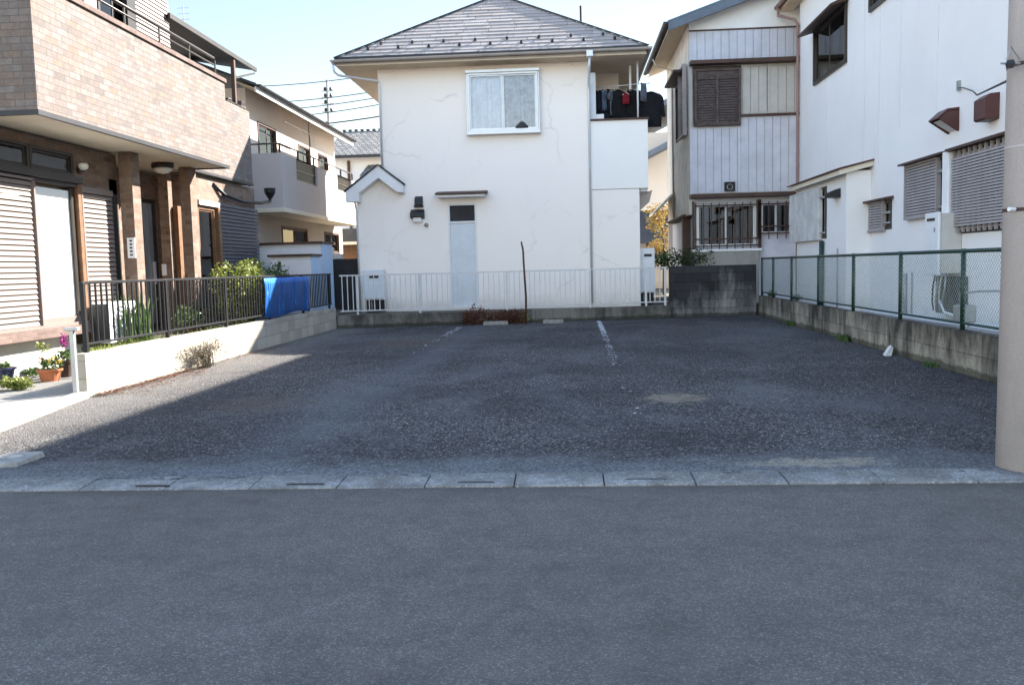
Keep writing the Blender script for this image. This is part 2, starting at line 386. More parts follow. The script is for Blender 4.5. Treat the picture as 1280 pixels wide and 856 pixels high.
# worn pale wheel track along the left bay line, dusty band beside the kerb, sandy patches
tr = m.math('ABSOLUTE', m.math('ADD', X, m.math('ADD', m.math('MULTIPLY', Y, -.012), 2.15)))
cc = m.mix(m.math('MULTIPLY', m.ramp(m.math('ADD', tr, m.math('MULTIPLY', m.noise(1.2, 5), .5)), (.2, .6), (.75, 0)), m.ramp(m.noise(3, 5), (.35, .4), (.6, 1))), cc, (.13, .137, .15))
d1 = m.math('ADD', m.math('SUBTRACT', Y, 5.22), m.math('MULTIPLY', m.math('SUBTRACT', m.noise(2.2, 5, .7), .5), -1.3))
cc = m.mix(m.ramp(d1, (.08, .75), (.55, 0)), cc, m.mix(m.ramp(s1.outputs[1], (.2, 0), (.9, 1)), (.10, .105, .112), (.23, .23, .235)))
def patch(cx, cy, rx, ry, c, st):
    global cc
    a = m.math('POWER', m.math('MULTIPLY', m.math('SUBTRACT', X, cx), 1/rx), 2); b_ = m.math('POWER', m.math('MULTIPLY', m.math('SUBTRACT', Y, cy), 1/ry), 2)
    r = m.math('ADD', m.math('ADD', a, b_), m.math('MULTIPLY', m.math('SUBTRACT', m.noise(7, 6, .75), .5), 5.0))
    cc = m.mix(m.math('MULTIPLY', m.ramp(r, (.1, st), (1.3, 0)), m.ramp(s1.outputs[2], (.1, .3), (.7, 1))), cc, c)
patch(.96, 8.2, .33, .35, (.27, .22, .16), .95); patch(1.5, 5.4, .5, .16, (.33, .29, .22), .95); patch(-3.0, 8.2, .55, .7, (.13, .105, .085), .6); patch(-2.6, 15, 1.3, 1.2, (.10, .08, .062), .6)
patch(-4.9, 15.3, .8, 1.6, (.12, .09, .06), .5); patch(3.3, 15.5, 1.1, 1.6, (.12, .13, .14), .4)
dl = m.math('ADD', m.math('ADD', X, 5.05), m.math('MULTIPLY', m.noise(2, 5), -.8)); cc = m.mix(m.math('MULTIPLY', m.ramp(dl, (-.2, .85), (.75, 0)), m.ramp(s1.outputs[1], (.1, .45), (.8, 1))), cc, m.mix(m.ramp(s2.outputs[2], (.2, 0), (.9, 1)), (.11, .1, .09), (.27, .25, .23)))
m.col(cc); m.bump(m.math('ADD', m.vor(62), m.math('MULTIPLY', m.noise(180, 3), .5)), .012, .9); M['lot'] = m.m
# concrete
def concrete(name, c, joint=None, stain=.5, sc=1.0):
    m = NM(name, .92, 0, .15)
    n = m.noise(1.6*sc, 7, .68); cc = m.ramp(n, (.25, tuple(x*(1-stain) for x in c)), (.5, tuple(x*(1-stain*.35) for x in c)), (.75, c))
    st = m.noise(1, 5, .7, m.scale(m.pos, (4, 4, .7))); cc = m.mix(m.ramp(st, (.5, 0), (.7, stain)), cc, tuple(x*.38 for x in c))
    cc = m.mix(m.ramp(m.noise(90, 3), (.3, .25), (.6, 0)), cc, tuple(x*.5 for x in c))
    h = m.noise(70, 4)
    if joint:
        b = m.n('TexBrick'); b.inputs['Scale'].default_value = 1; b.inputs['Brick Width'].default_value = joint[0]; b.inputs['Row Height'].default_value = joint[1]
        b.inputs['Mortar Size'].default_value = .006; b.inputs['Mortar Smooth'].default_value = .3; b.offset = joint[2]
        b.inputs['Color1'].default_value = (.72, .72, .72, 1); b.inputs['Color2'].default_value = (1, 1, 1, 1); b.inputs['Mortar'].default_value = (.6, .6, .6, 1)
        m.l(m.uv, b.inputs['Vector']); cc = m.mix(.85, cc, b.outputs['Color'], 'MULTIPLY')
        h = m.math('SUBTRACT', m.math('MULTIPLY', h, .35), b.outputs['Fac'])
    m.col(cc); m.bump(h, .006, .6); return m.m
M['conc_pale'] = concrete('pale_block_wall', (.46, .42, .35), (.4, .19, 0), .2)
M['conc_back'] = concrete('back_block_wall', (.22, .2, .185), (.4, .3, 0), .75, 1.6)
M['conc_grey'] = concrete('stained_block_wall', (.19, .18, .175), (.4, .2, .5), .8, .7)
def lichen(name, dark, pale, joint, sc):
    m = NM(name, .95, 0, .1); z = m.xyz()[2]
    st = m.noise(1, 6, .72, m.scale(m.pos, (sc, sc, sc*.35)), .4)
    k = m.math('ADD', st, m.math('MULTIPLY', z, -.28))
    cc = m.ramp(k, (.3, dark), (.4, tuple((a+b)/2.4 for a, b in zip(dark, pale))), (.52, pale))
    cc = m.mix(m.ramp(m.noise(60, 4, .7), (.35, .45), (.6, 0)), cc, dark)
    cc = m.mix(m.ramp(m.math('ADD', z, m.math('MULTIPLY', m.noise(5, 4), -.12)), (-.04, .7), (.03, 0)), cc, (.035, .04, .025))
    b = m.n('TexBrick'); b.inputs['Scale'].default_value = 1; b.inputs['Brick Width'].default_value = joint[0]; b.inputs['Row Height'].default_value = joint[1]
    b.inputs['Mortar Size'].default_value = .007; b.inputs['Mortar Smooth'].default_value = .3; b.offset = joint[2]
    b.inputs['Color1'].default_value = (.6, .6, .6, 1); b.inputs['Color2'].default_value = (1, 1, 1, 1); b.inputs['Mortar'].default_value = (.5, .5, .5, 1)
    m.l(m.uv, b.inputs['Vector']); cc = m.mix(.9, cc, b.outputs['Color'], 'MULTIPLY')
    m.col(cc); m.bump(m.math('SUBTRACT', m.math('MULTIPLY', m.noise(70, 4), .4), b.outputs['Fac']), .007, .7); return m.m
M['conc_right'] = lichen('lichen_block_wall', (.075, .068, .06), (.4, .37, .3), (.4, .225, 0), 2.2)
M['conc_back'] = lichen('back_block_wall', (.07, .064, .06), (.26, .245, .22), (.4, .3, 0), 1.6)
M['conc_grey'] = lichen('stained_block_wall', (.05, .05, .052), (.34, .33, .32), (.4, .2, .5), 1.1)
M['conc_plain'] = concrete('plain_concrete', (.36, .35, .33), None, .3)
m = NM('kerb_concrete', .95, 0, .1)
cc = m.ramp(m.noise(3.2, 7, .72, None, .4), (.3, (.12, .115, .11)), (.47, (.2, .195, .185)), (.62, (.3, .295, .285)))
cc = m.mix(m.ramp(m.noise(1.1, 4, .6), (.5, 0), (.7, .7)), cc, (.15, .13, .11))
_v = m.vor(95, 'F1', 'Color'); _s1 = m.n('SeparateColor'); m.l(_v, _s1.inputs[0]); cc = m.mix(m.ramp(_s1.outputs[0], (.0, .5), (.5, 0)), cc, (.09, .088, .085)); cc = m.mix(m.ramp(_s1.outputs[1], (.9, 0), (1, .7)), cc, (.45, .44, .42))
_y = m.xyz()[1]; cc = m.mix(m.ramp(m.math('ADD', m.math('SUBTRACT', _y, 5.06), m.math('MULTIPLY', m.math('SUBTRACT', m.noise(2.5, 6, .75), .5), .9)), (.0, 0), (.16, .85)), cc, m.ramp(_s1.outputs[2], (.2, (.08, .078, .078)), (.9, (.2, .195, .19))))
m.col(cc); m.bump(m.math('ADD', m.noise(60, 5, .7), m.noise(9, 4)), .008, .8); M['conc_kerb'] = m.m
M['conc_slab'] = concrete('approach_slab', (.3, .285, .26), None, .25, 1.5)
M['conc_pole'] = concrete('pole_concrete', (.53, .485, .49), None, .22)
M['conc_pole'].node_tree.nodes['Bump'].inputs['Strength'].default_value = .12
M['dirt'] = concrete('garden_ground', (.17, .15, .12), None, .4)
M['far_ground'] = concrete('far_ground', (.12, .115, .11), None, .4, .3)

# ------------------------------------------------------------------ ground
S = 'structure'
def sheet(name, mat, pts, z):
    b = MB(); b.face([(x, y, z) for x, y in pts]); o = b.build(name, mat, recalc=False); o['kind'] = S; return o
sheet('ground', M['far_ground'], [(-600, -600), (600, -600), (600, 600), (-600, 600)], -.03)
ROADY, KERBY = 4.93, 5.19
sheet('road', M['road'], [(-60, -3), (60, -3), (60, ROADY-.012), (-60, ROADY-.012)], 0)
def subsheet(name, mat, x0, x1, y0, y1, n, m_, amp, z0):
    b = MB()
    rnd = [[random.uniform(-amp, amp) for j in range(m_+1)] for i in range(n+1)]
    for i in range(n):
        for j in range(m_):
            q = []
            for a, c in ((i, j), (i+1, j), (i+1, j+1), (i, j+1)):
                q.append((x0+(x1-x0)*a/n, y0+(y1-y0)*c/m_, z0+rnd[a][c]))
            b.face(q)
    o = b.build(name, mat, recalc=False, smooth=True); o['kind'] = S; return o
b = MB()
nx, ny = 150, 44; hz = {}
for i in range(nx+1):
    for j in range(ny+1): hz[i, j] = random.uniform(-.006, .006)
vi = {}
for i in range(nx+1):
    for j in range(ny+1):
        vi[i, j] = len(b.v); b.v.append(Vector((-5.3+i*9.9/nx, KERBY+(j-.0)*(20.9-KERBY)/ny + (-.05+random.uniform(-.03, .03) if j == 0 else 0), (.018 if j == 0 else .016 if j == 1 else -.002)+hz[i, j]*(.5 if j < 2 else .6))))
for i in range(nx):
    for j in range(ny): b.f.append([vi[i, j], vi[i+1, j], vi[i+1, j+1], vi[i, j+1]])
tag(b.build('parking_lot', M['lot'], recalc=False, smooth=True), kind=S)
# L-shaped drainage kerb made of 60 cm blocks
b = MB(); x = -11.66; k = 0
while x < 12:
    y0 = ROADY-.006+random.uniform(-.003, .003); z = .008+random.uniform(-.003, .003)
    b.hexa([(x, y0, -.08), (x+.509, y0, -.08), (x+.509, KERBY, -.08), (x, KERBY, -.08),
            (x, y0, z), (x+.509, y0, z+.001), (x+.509, KERBY, z+.014), (x, KERBY, z+.014)])
    x += .515; k += 1
tag(b.build('kerb', M['conc_kerb'], bevel=.006), kind=S)
b = MB()
for xa_, xb_, yy_ in ((169, 212, 606), (358, 405, 604), (572, 618, 601.6), (781, 835, 598), (1031, 1060, 592)):
    p, q = P(xa_, yy_, Z=.02), P(xb_, yy_, Z=.02); b.prism([(p.x, p.y, -.02), (q.x, p.y-.004, -.02), (q.x-.01, p.y+.016, -.02), (p.x+.02, p.y+.02, -.02)], (0, 0, .0375))
tag(b.build('kerb_drain_slots', M['cap_dark']), kind=S)
# neighbours' ground
b = MB(); b.box(-40, -5.22, 11.7, 60, -.02, .3); tag(b.build('garden_ground', M['dirt']), kind=S)
b = MB(); b.box(4.5, 40, 5.9, 60, -.02, .27); tag(b.build('side_yard_ground', M['conc_plain']), kind=S)
b = MB(); b.hexa([(-5.2, 20.3, -.02), (4.5, 21.0, -.02), (4.5, 60, -.02), (-5.2, 60, -.02), (-5.2, 19.25, .24), (4.5, 21.0, .24), (4.5, 60, .24), (-5.2, 60, .24)])
tag(b.build('rear_yard_ground', M['dirt']), kind=S)
# approach slab at the near left with its own pale kerb line
b = MB(); b.prism([(-14, KERBY, 0), (-4.52, KERBY, 0), (-4.83, 6.9, 0), (-5.16, 8.8, 0), (-5.2, 8.9, 0), (-5.2, 11.69, 0), (-14, 11.69, 0)], (0, 0, .05))
tag(b.build('driveway', M['conc_slab']), kind=S)
b = MB(); pts = [(-4.4, KERBY), (-4.7, 6.9), (-5.03, 8.84)]
for (xa, ya), (xb, yb) in zip(pts, pts[1:]):
    b.hexa([(xa-.12, ya, -.01), (xa, ya, -.01), (xb, yb, -.01), (xb-.12, yb, -.01), (xa-.12, ya, .07), (xa-.01, ya, .065), (xb-.01, yb, .065), (xb-.12, yb, .07)])
tag(b.build('driveway_edging', M['conc_pale'], bevel=.008), kind=S)

# worn bay lines
def flakes(x0, y0, x1, y1, wd, dens, name):
    b = MB(); L = math.hypot(x1-x0, y1-y0); n = int(L*dens)
    for i in range(n):
        t = random.random(); fade = max(.04, (t-.25)*1.5)      # mostly worn away towards the street
        if random.random() > fade: continue
        cx, cy = x0+(x1-x0)*t+random.uniform(-wd, wd)/2, y0+(y1-y0)*t
        r = random.uniform(.008, .022) * (1 if t < .7 else 1.5)
        k = random.randint(5, 7); a0 = random.random()*6
        b.face([(cx+r*random.uniform(.6, 1.2)*math.cos(a0+2*math.pi*j/k), cy+1.6*r*random.uniform(.6, 1.2)*math.sin(a0+2*math.pi*j/k), .0085+random.uniform(0, .003)) for j in range(k)])
    o = b.build(name, M['paint_old'], recalc=False); o['kind'] = S
M['paint_old'] = worn('old_road_paint', (.5, .51, .52), .8, .25, scale=12)
M['paint_faint'] = worn('faint_road_paint', (.2, .205, .215), .85, .25, scale=12)
flakes(.54, 7.2, .66, 19.5, .09, 60, 'bay_line')
b = MB()
for t in range(42):
    a = random.random()**.7; y = 16.6+a*2.9; b.face([(.64+random.uniform(-.03, .03)+dx*random.uniform(.01, .035), y+dy*random.uniform(.06, .16), .012+t*.00003) for dx, dy in ((-1,-1),(1,-1),(1,1),(-1,1))])
o = b.build('bay_line_end', M['paint_old'], recalc=False); o['kind'] = S
flakes(-2.35, 11.5, -2.3, 18.4, .12, 28, 'bay_line')
# loose stones and chips
b = MB()
for i in range(2600):
    x, y = random.uniform(-5, 4.1), KERBY+random.random()**1.7*14
    if random.random() < .35: x = -4.9+abs(random.gauss(0, .35))
    r = random.uniform(.002, .006); n = len(b.v); a = random.random()*6
    for k in range(4): b.v.append(Vector((x+r*math.cos(a+k*1.57), y+r*math.sin(a+k*1.57), .004)))
    b.v.append(Vector((x, y, .006+r*1.1)))
    for k in range(4): b.f.append([n+k, n+(k+1) % 4, n+4])
tag(b.build('gravel', M['granite']), 'small pale stones scattered loose over the dark parking lot asphalt', 'gravel', kind='stuff')

# ------------------------------------------------------------------ low walls
def seg_wall(name, a, b_, t, z0, z1, mat, label, side=1):
    (xa, ya), (xb, yb) = a, b_; d = Vector((xb-xa, yb-ya, 0)).normalized(); n = Vector((-d.y, d.x, 0))*side*t
    m_ = MB(); lo = [Vector((xa, ya, z0)), Vector((xb, yb, z0)), Vector((xb, yb, z0))+n, Vector((xa, ya, z0))+n]
    m_.hexa(lo+[p+Vector((0, 0, z1-z0)) for p in lo]); return tag(m_.build(name, mat, bevel=.008), label, 'wall')
seg_wall('block_wall', (-5.05, 8.84), (-5.08, 18.95), .13, -.05, .46, M['conc_pale'], 'pale sunlit low block wall under the black railing on the left of the lot')
seg_wall('block_wall', (-5.08, 19.0), (2.33, 20.35), .13, -.05, .285, M['conc_back'], 'low grey concrete kerb wall under the white fence at the back of the lot')
seg_wall('block_wall', (2.335, 20.55), (4.34, 20.72), .12, -.05, 1.17, M['conc_grey'], 'taller dark stained block wall behind the back right corner of the lot')
seg_wall('block_wall', (4.09, 6.0), (4.38, 20.66), .13, -.05, .455, M['conc_right'], 'lichen stained low block wall under the green wire fence on the right', -1)

# ------------------------------------------------------------------ fences
def picket_fence(name, a, b_, z0, z1, label, mat, sp, brad, posts, ptop, pbase, raild=.02):
    a, b_ = Vector((*a, 0)), Vector((*b_, 0)); L = (b_-a).length; t = (b_-a)/L
    root = thing(name, label, 'fence', (a+b_)/2+Vector((0, 0, pbase)))
    for z, nm, th in ((z1, 'top_rail', raild*1.5), (z0, 'bottom_rail', raild*1.2)):
        MB().bar(a+Vector((0, 0, z)), b_+Vector((0, 0, z)), raild*1.6, th).build(nm, mat, root, bevel=.003)
    bal = None; n = int(L/sp)
    for i in range(n):
        p = a+t*((i+.5)*L/n)
        if bal is None:
            bal = MB().bar((0, 0, z0+.012), (0, 0, z1-.012), brad*1.6, brad*1.6).build('baluster', mat, None, origin=(0, 0, 0)); bal.parent = root; bal.location = p-wloc(root); o = bal
        else:
            o = bal.copy(); C.objects.link(o); o.parent = root; o.location = p-wloc(root)
    for s_ in posts:
        p = a+t*s_; MB().bar((p.x, p.y, pbase-.01), (p.x, p.y, ptop), .045, .045, Vector((0, 1, 0))).build('post', mat, root, bevel=.004)
    return root
picket_fence('railing', (-5.11, 8.95), (-5.14, 18.85), .545, 1.195, 'black steel railing of thin bars along the left block wall', M['black_metal'], .115, .011, [.03, 1.95, 3.9, 5.85, 7.8, 9.7], 1.2, .46)
picket_fence('railing', (-5.02, 19.09), (2.26, 20.41), .37, 1.15, 'white steel railing of thin bars in front of the cream house', M['rail_white'], .115, .011, [.38, 1.75, 3.7, 5.6, 6.9, 7.35], 1.16, .285)
# chain link fence
XR = lambda y: 4.16+(y-9.5)*.0196+.05
root = thing('wire_fence', 'green chain link fence on the low wall along the right of the lot', 'fence', (XR(13), 13, .455))
ga, gb_ = 6.2, 20.55
for z, nm, r in ((1.30, 'top_rail', .021), (.53, 'bottom_rail', .014)):
    MB().tube([(XR(ga), ga, z), (XR(gb_), gb_, z)], r, 8).build(nm, M['green_metal'], root, smooth=True)
for y in (7.7, 9.72, 11.6, 13.6, 15.6, 17.6, 19.3, 20.5):
    MB().tube([(XR(y), y, .44), (XR(y), y, 1.325)], .027, 8).build('post', M['green_metal'], root, smooth=True)
b = MB(); hgt = .75; stp = .056; y = ga-hgt; zz0, zz1 = .54, 1.29
k = 0
while y < gb_:
    for sgn in (1, -1):
        ya, yb = (y, y+hgt) if sgn > 0 else (y+hgt, y); za, zb = zz0, zz1
        # clip to the fence ends
        if min(ya, yb) < ga:
            f = (ga-min(ya, yb))/hgt
            if sgn > 0: ya = ga; za = zz0+f*hgt
            else: yb = ga; zb = zz1-f*hgt
        if max(ya, yb) > gb_:
            f = (max(ya, yb)-gb_)/hgt
            if sgn > 0: yb = gb_; zb = zz1-f*hgt
            else: ya = gb_; za = zz0+f*hgt
        o_ = .0025*sgn
        b.tube([(XR(ya)+o_, ya, za), (XR(yb)+o_, yb, zb)], .0021, 3, False)
    y += stp
b.build('wire_mesh', worn('wire_coating', (.36, .44, .43), .5, .3, scale=20), root)

# ------------------------------------------------------------------ generic building pieces
def louvre(mb, fr, u0, u1, z0, z1, d0, pitch=.05, th=.022, over=.01, GP=.86):
    n = max(2, int((z1-z0)/pitch)); h = (z1-z0)/n
    for i in range(n):
        za = z0+i*h; a = fr.p(u0, za+.004, d0+over+.012); b_ = fr.p(u1, za+.004, d0+over+.012)
        c, d = fr.p(u1, za+h*GP, d0+over), fr.p(u0, za+h*GP, d0+over)
        q = [fr.p(u0, za+.004, d0), fr.p(u1, za+.004, d0), fr.p(u1, za+h*GP, d0), fr.p(u0, za+h*GP, d0)]
        mb.hexa([q[0], q[1], b_, a, q[3], q[2], c, d])
def panel_frame(mb, fr, u0, u1, z0, z1, d0, d1, w):
    mb.fb(fr, u0, u1, z0, z0+w, d0, d1); mb.fb(fr, u0, u1, z1-w, z1, d0, d1)
    mb.fb(fr, u0, u0+w, z0+w, z1-w, d0, d1); mb.fb(fr, u1-w, u1, z0+w, z1-w, d0, d1)
def window(fr, u0, u1, z0, z1, root, fm, n=2, curt=None, d=0, fw=.04, gm=None, name='window', cur_name='curtain', depth=.05):
    """frame with n sashes, one pane in each and a curtain behind"""
    m_ = MB(); panel_frame(m_, fr, u0, u1, z0, z1, d-depth, d+.02, fw)
    wd = (u1-u0-2*fw)/n
    for i in range(n):
        a = u0+fw+i*wd; off = -.02 if i % 2 else .0
        panel_frame(m_, fr, a+.001, a+wd-.001, z0+fw+.001, z1-fw-.001, d-.03+off, d-.006+off, .03)
    f = m_.build(name, fm, root, bevel=.003)
    for i in range(n):
        a = u0+fw+i*wd; off = -.02 if i % 2 else .0
        MB().fb(fr, a+.031, a+wd-.031, z0+fw+.031, z1-fw-.031, d-.021+off, d-.016+off).build('pane', gm or M['glass'], f)
        if curt is not None:
            cm = curt[i] if isinstance(curt, (list, tuple)) else curt
            if cm is None: continue
            c = MB(); k = max(6, int(wd/.035)); prev = None
            for j in range(k+1):
                uu = a+wd*j/k; dd = d-.11+.018*math.sin(j*1.9)+.008*math.sin(j*.7)
                cur = (fr.p(uu, z0+.02, dd), fr.p(uu, z1-.02, dd))
                if prev: c.face([prev[0], cur[0], cur[1], prev[1]])
                prev = cur
            c.build(cur_name, cm, f, smooth=True, recalc=False)
    return f
def pipe(pts, r, name, mat, root=None, **k): return MB().tube(pts, r, 10).build(name, mat, root, smooth=True, **k)
def boxshell(mb, x0, x1, y0, y1, z0, z1, t=.15, skip=''):
    """walls other than those named in skip"""
    if 'f' not in skip: mb.wall(Fr('-Y', y0), x0, x1, z0, z1, t)
    if 'b' not in skip: mb.wall(Fr('+Y', y1), x0, x1, z0, z1, t)
    if 'l' not in skip: mb.wall(Fr('-X', x0), y0, y1, z0, z1, t)
    if 'r' not in skip: mb.wall(Fr('+X', x1), y0, y1, z0, z1, t)

# ------------------------------------------------------------------ cream house at the back
HY = 21.2; FH = Fr('-Y', HY)
H = thing('house', 'cream two storey house with grey slate pyramid roof behind the white railing', 'house', (-1.5, 24, .24))
XL, XB, XRR, EZ = -4.44, .56, 1.93, 6.08
wl, wr = -2.31, -.60; wz0, wz1 = 4.45, 5.80
dl_, dr_ = -2.82, -2.2; dz0, dz1, dz2 = .33, 2.33, 2.76
b = MB()
b.wall(FH, XL, XB, .22, EZ, .15, [(wl, wr, wz0, wz1), (dl_, dr_, dz0, dz2)])
b.wall(Fr('-X', XL), HY+.151, 25.849, .22, EZ, .15); b.wall(Fr('+X', XB), HY+1.2, 22.59, 3.1, EZ, .15)
b.wall(Fr('+Y', 26.0), XL, XRR-.12, .22, EZ, .15)
b.build('wall', M['stucco_cream'], H)
b = MB(); b.wall(FH, XB, 1.72, .22, 3.02, .15); b.wall(Fr('+X', 1.72), HY+.151, 25.849, .22, 3.02, .15)
b.box(XB+.002, 1.715, HY+.15, 25.8, 2.9, 3.01)
b.build('lower_wall', M['stucco_cream'], H)
# balcony: parapet, floor, side and rear walls
b = MB(); b.wall(Fr('-Y', HY-.02), XB+.002, XRR, 3.03, 4.62, .12); b.wall(Fr('+X', XRR), HY+.101, 23.2, 3.03, 4.62, .12); b.box(XB+.01, XRR-.01, HY, 23.2, 3.035, 3.12)
b.build('balcony_parapet', M['stucco_balcony'], H, bevel=.006)
b = MB(); b.box(XB-.02, XRR+.03, HY-.06, HY+.13, 4.621, 4.665); b.box(XRR-.14, XRR+.03, HY+.131, 23.2, 4.621, 4.665); b.build('parapet_cap', M['brown_trim'], H, bevel=.004)
b = MB(); b.wall(Fr('-Y', 22.6), XB, 1.35, 3.1, EZ, .12); b.wall(Fr('+X', 1.35), 22.721, 25.84, 3.1, EZ, .12); b.build('rear_wall', M['stucco_peach'], H)
b = MB(); b.wall(Fr('+X', XB+.003), HY+.15, 22.59, 4.63, EZ-.01, .04); b.build('side_wall', M['stucco_peach'], H)
b = MB(); fbl = Fr('-Y', HY+.1); b.fb(fbl, XB+.01, XB+.17, 4.67, 5.72, 0, .03); b.fb(fbl, XB+.01, XB+.17, 5.72, 5.75, 0, .04); b.build('shutter_panel', M['bluewhite'], H)
# bay window in white aluminium
FB = Fr('-Y', HY-.14)
b = MB(); b.fb(FH, wl-.02, wr+.02, wz1, wz1+.07, 0, .2); b.fb(FH, wl-.02, wr+.02, wz0-.07, wz0, 0, .18)
b.fb(FH, wl-.01, wl+.025, wz0, wz1, 0, .14); b.fb(FH, wr-.025, wr+.01, wz0, wz1, 0, .14); b.build('bay_frame', M['alu'], H, bevel=.006)
f = window(FB, wl+.027, wr-.027, wz0+.002, wz1-.002, H, M['alu'], 2, [M['curtain'], M['net']], 0, .045)
b = MB(); b.lathe((-1.02, HY-.04, wz0+.05), [(.17, 0), (.18, .03), (.13, .08), (.07, .15), (.02, .19)], 9); b.build('soft_toy', M['curtain_dark'], f, smooth=True)
# side door with transom and small canopy
b = MB(); panel_frame(b, FH, dl_-.035, dr_+.035, dz0-.04, dz2+.035, -.06, .018, .045); b.fb(FH, dl_+.01, dr_-.01, dz1, dz1+.045, -.06, .012)
df = b.build('door_frame', M['white'], H, bevel=.004)
MB().fb(FH, dl_+.012, dr_-.012, dz1+.047, dz2-.012, -.05, -.04).build('transom_pane', M['frost'] if False else M['curtain_dark'], df)
d_ = MB().fb(FH, dl_+.012, dr_-.012, dz0+.006, dz1-.002, -.05, -.012); d_.fb(FH, dl_+.1, dr_-.1, .5, 1.0, -.013, -.006); d_.fb(FH, dl_+.1, dr_-.1, 1.15, 2.2, -.013, -.006)
d_ = d_.build('door', M['bluewhite'], H, bevel=.004)
MB().lathe((0, 0, 0), [(.01, 0), (.012, .03), (.03, .035), (.032, .05), (.015, .06)], 12).build('knob', M['grey_metal'], d_, smooth=True)
kn = [c for c in d_.children][0]
kn.data.transform(Matrix.Translation(Vector((dr_-.09, HY+.012, 1.3))-wloc(H)) @ Matrix.Rotation(math.radians(90), 4, 'X'))
b = MB(); b.hexa([(-3.04, HY-.36, 2.93), (-1.94, HY-.36, 2.93), (-1.94, HY, 2.93), (-3.04, HY, 2.93), (-3.04, HY-.36, 2.98), (-1.94, HY-.36, 2.98), (-1.94, HY, 3.02), (-3.04, HY, 3.02)])
cn = b.build('door_canopy', M['white'], H, bevel=.004)
b = MB(); b.hexa([(-3.1, HY-.4, 2.982), (-1.88, HY-.4, 2.982), (-1.88, HY, 3.022), (-3.1, HY, 3.022), (-3.1, HY-.4, 3.02), (-1.88, HY-.4, 3.02), (-1.88, HY, 3.09), (-3.1, HY, 3.09)])
b.build('canopy_roof', M['brown_trim'], cn)
# hooded vents and the round knob of an old pipe sleeve
b = MB(); b.fb(FH, -3.66, -3.44, 2.73, 2.78, 0, .1); b.prism([FH.p(-3.64, 2.78, 0), FH.p(-3.64, 2.78, .13), FH.p(-3.64, 2.93, .1), FH.p(-3.64, 3.0, 0)], (.19, 0, 0)); b.build('vent_hood', M['cap_dark'], H, bevel=.01)
b = MB(); b.prism([FH.p(-3.75, 2.45, 0), FH.p(-3.75, 2.5, .17), FH.p(-3.75, 2.6, .16), FH.p(-3.75, 2.69, 0)], (.33, 0, 0)); vh = b.build('vent_hood', M['cap_dark'], H, bevel=.01)
MB().fb(FH, -3.69, -3.49, 2.38, 2.51, .0, .12).build('vent_box', M['white'], vh, bevel=.008)
b = MB(); b.tube([FH.p(-3.38, 2.31, 0), FH.p(-3.38, 2.31, .05)], .05, 14); b.build('pipe_cap', M['grey_metal'], H, smooth=True)
# little gabled porch roof at the left, porch wall below
b = MB(); b.wall(Fr('-Y', HY+.02), -5.06, XL, .22, 3.25, .12); b.wall(Fr('-X', -5.06), HY+.141, 24.5, .22, 3.15, .12); b.prism([(-5.06, HY+.021, 3.25), (XL, HY+.021, 3.25), (-4.3, HY+.021, 3.4), (-4.46, HY+.021, 3.7), (-5.06, HY+.021, 3.28)], (0, .1, 0)); b.build('porch_wall', M['stucco_cream'], H)
rz, ra, rb_, rc = 3.76, (-5.3, 3.16), (-4.46, 3.76), (-3.86, 3.3)
def slab(x0, z0, x1, z1, y0, y1, t): return [(x0, y0, z0-t), (x1, y0, z1-t), (x1, y1, z1-t), (x0, y1, z0-t), (x0, y0, z0), (x1, y0, z1), (x1, y1, z1), (x0, y1, z0)]
b = MB(); b.hexa(slab(*ra, *rb_, HY-.3, 24.5, .035)); b.hexa(slab(rb_[0]+.001, rb_[1], *rc, HY-.3, HY-.005, .035)); b.build('porch_roof', M['roof_dark'], H)
b = MB(); yb = HY-.27; T = .23
b.prism([(ra[0]+.03, yb, ra[1]-.037), (rb_[0], yb, rb_[1]-.037), (rc[0]-.02, yb, rc[1]-.037), (rc[0]-.02, yb, rc[1]-.037-T*.8), (rc[0]-.16, yb, rc[1]-.037-T*.75), (rb_[0], yb, rb_[1]-.037-T*1.25), (ra[0]+.35, yb, ra[1]-.037-.03), (ra[0]+.35, yb, ra[1]-.037-T), (ra[0]+.03, yb, ra[1]-.037-T)], (0, .265, 0))
b.build('bargeboard', M['white'], H, bevel=.004)
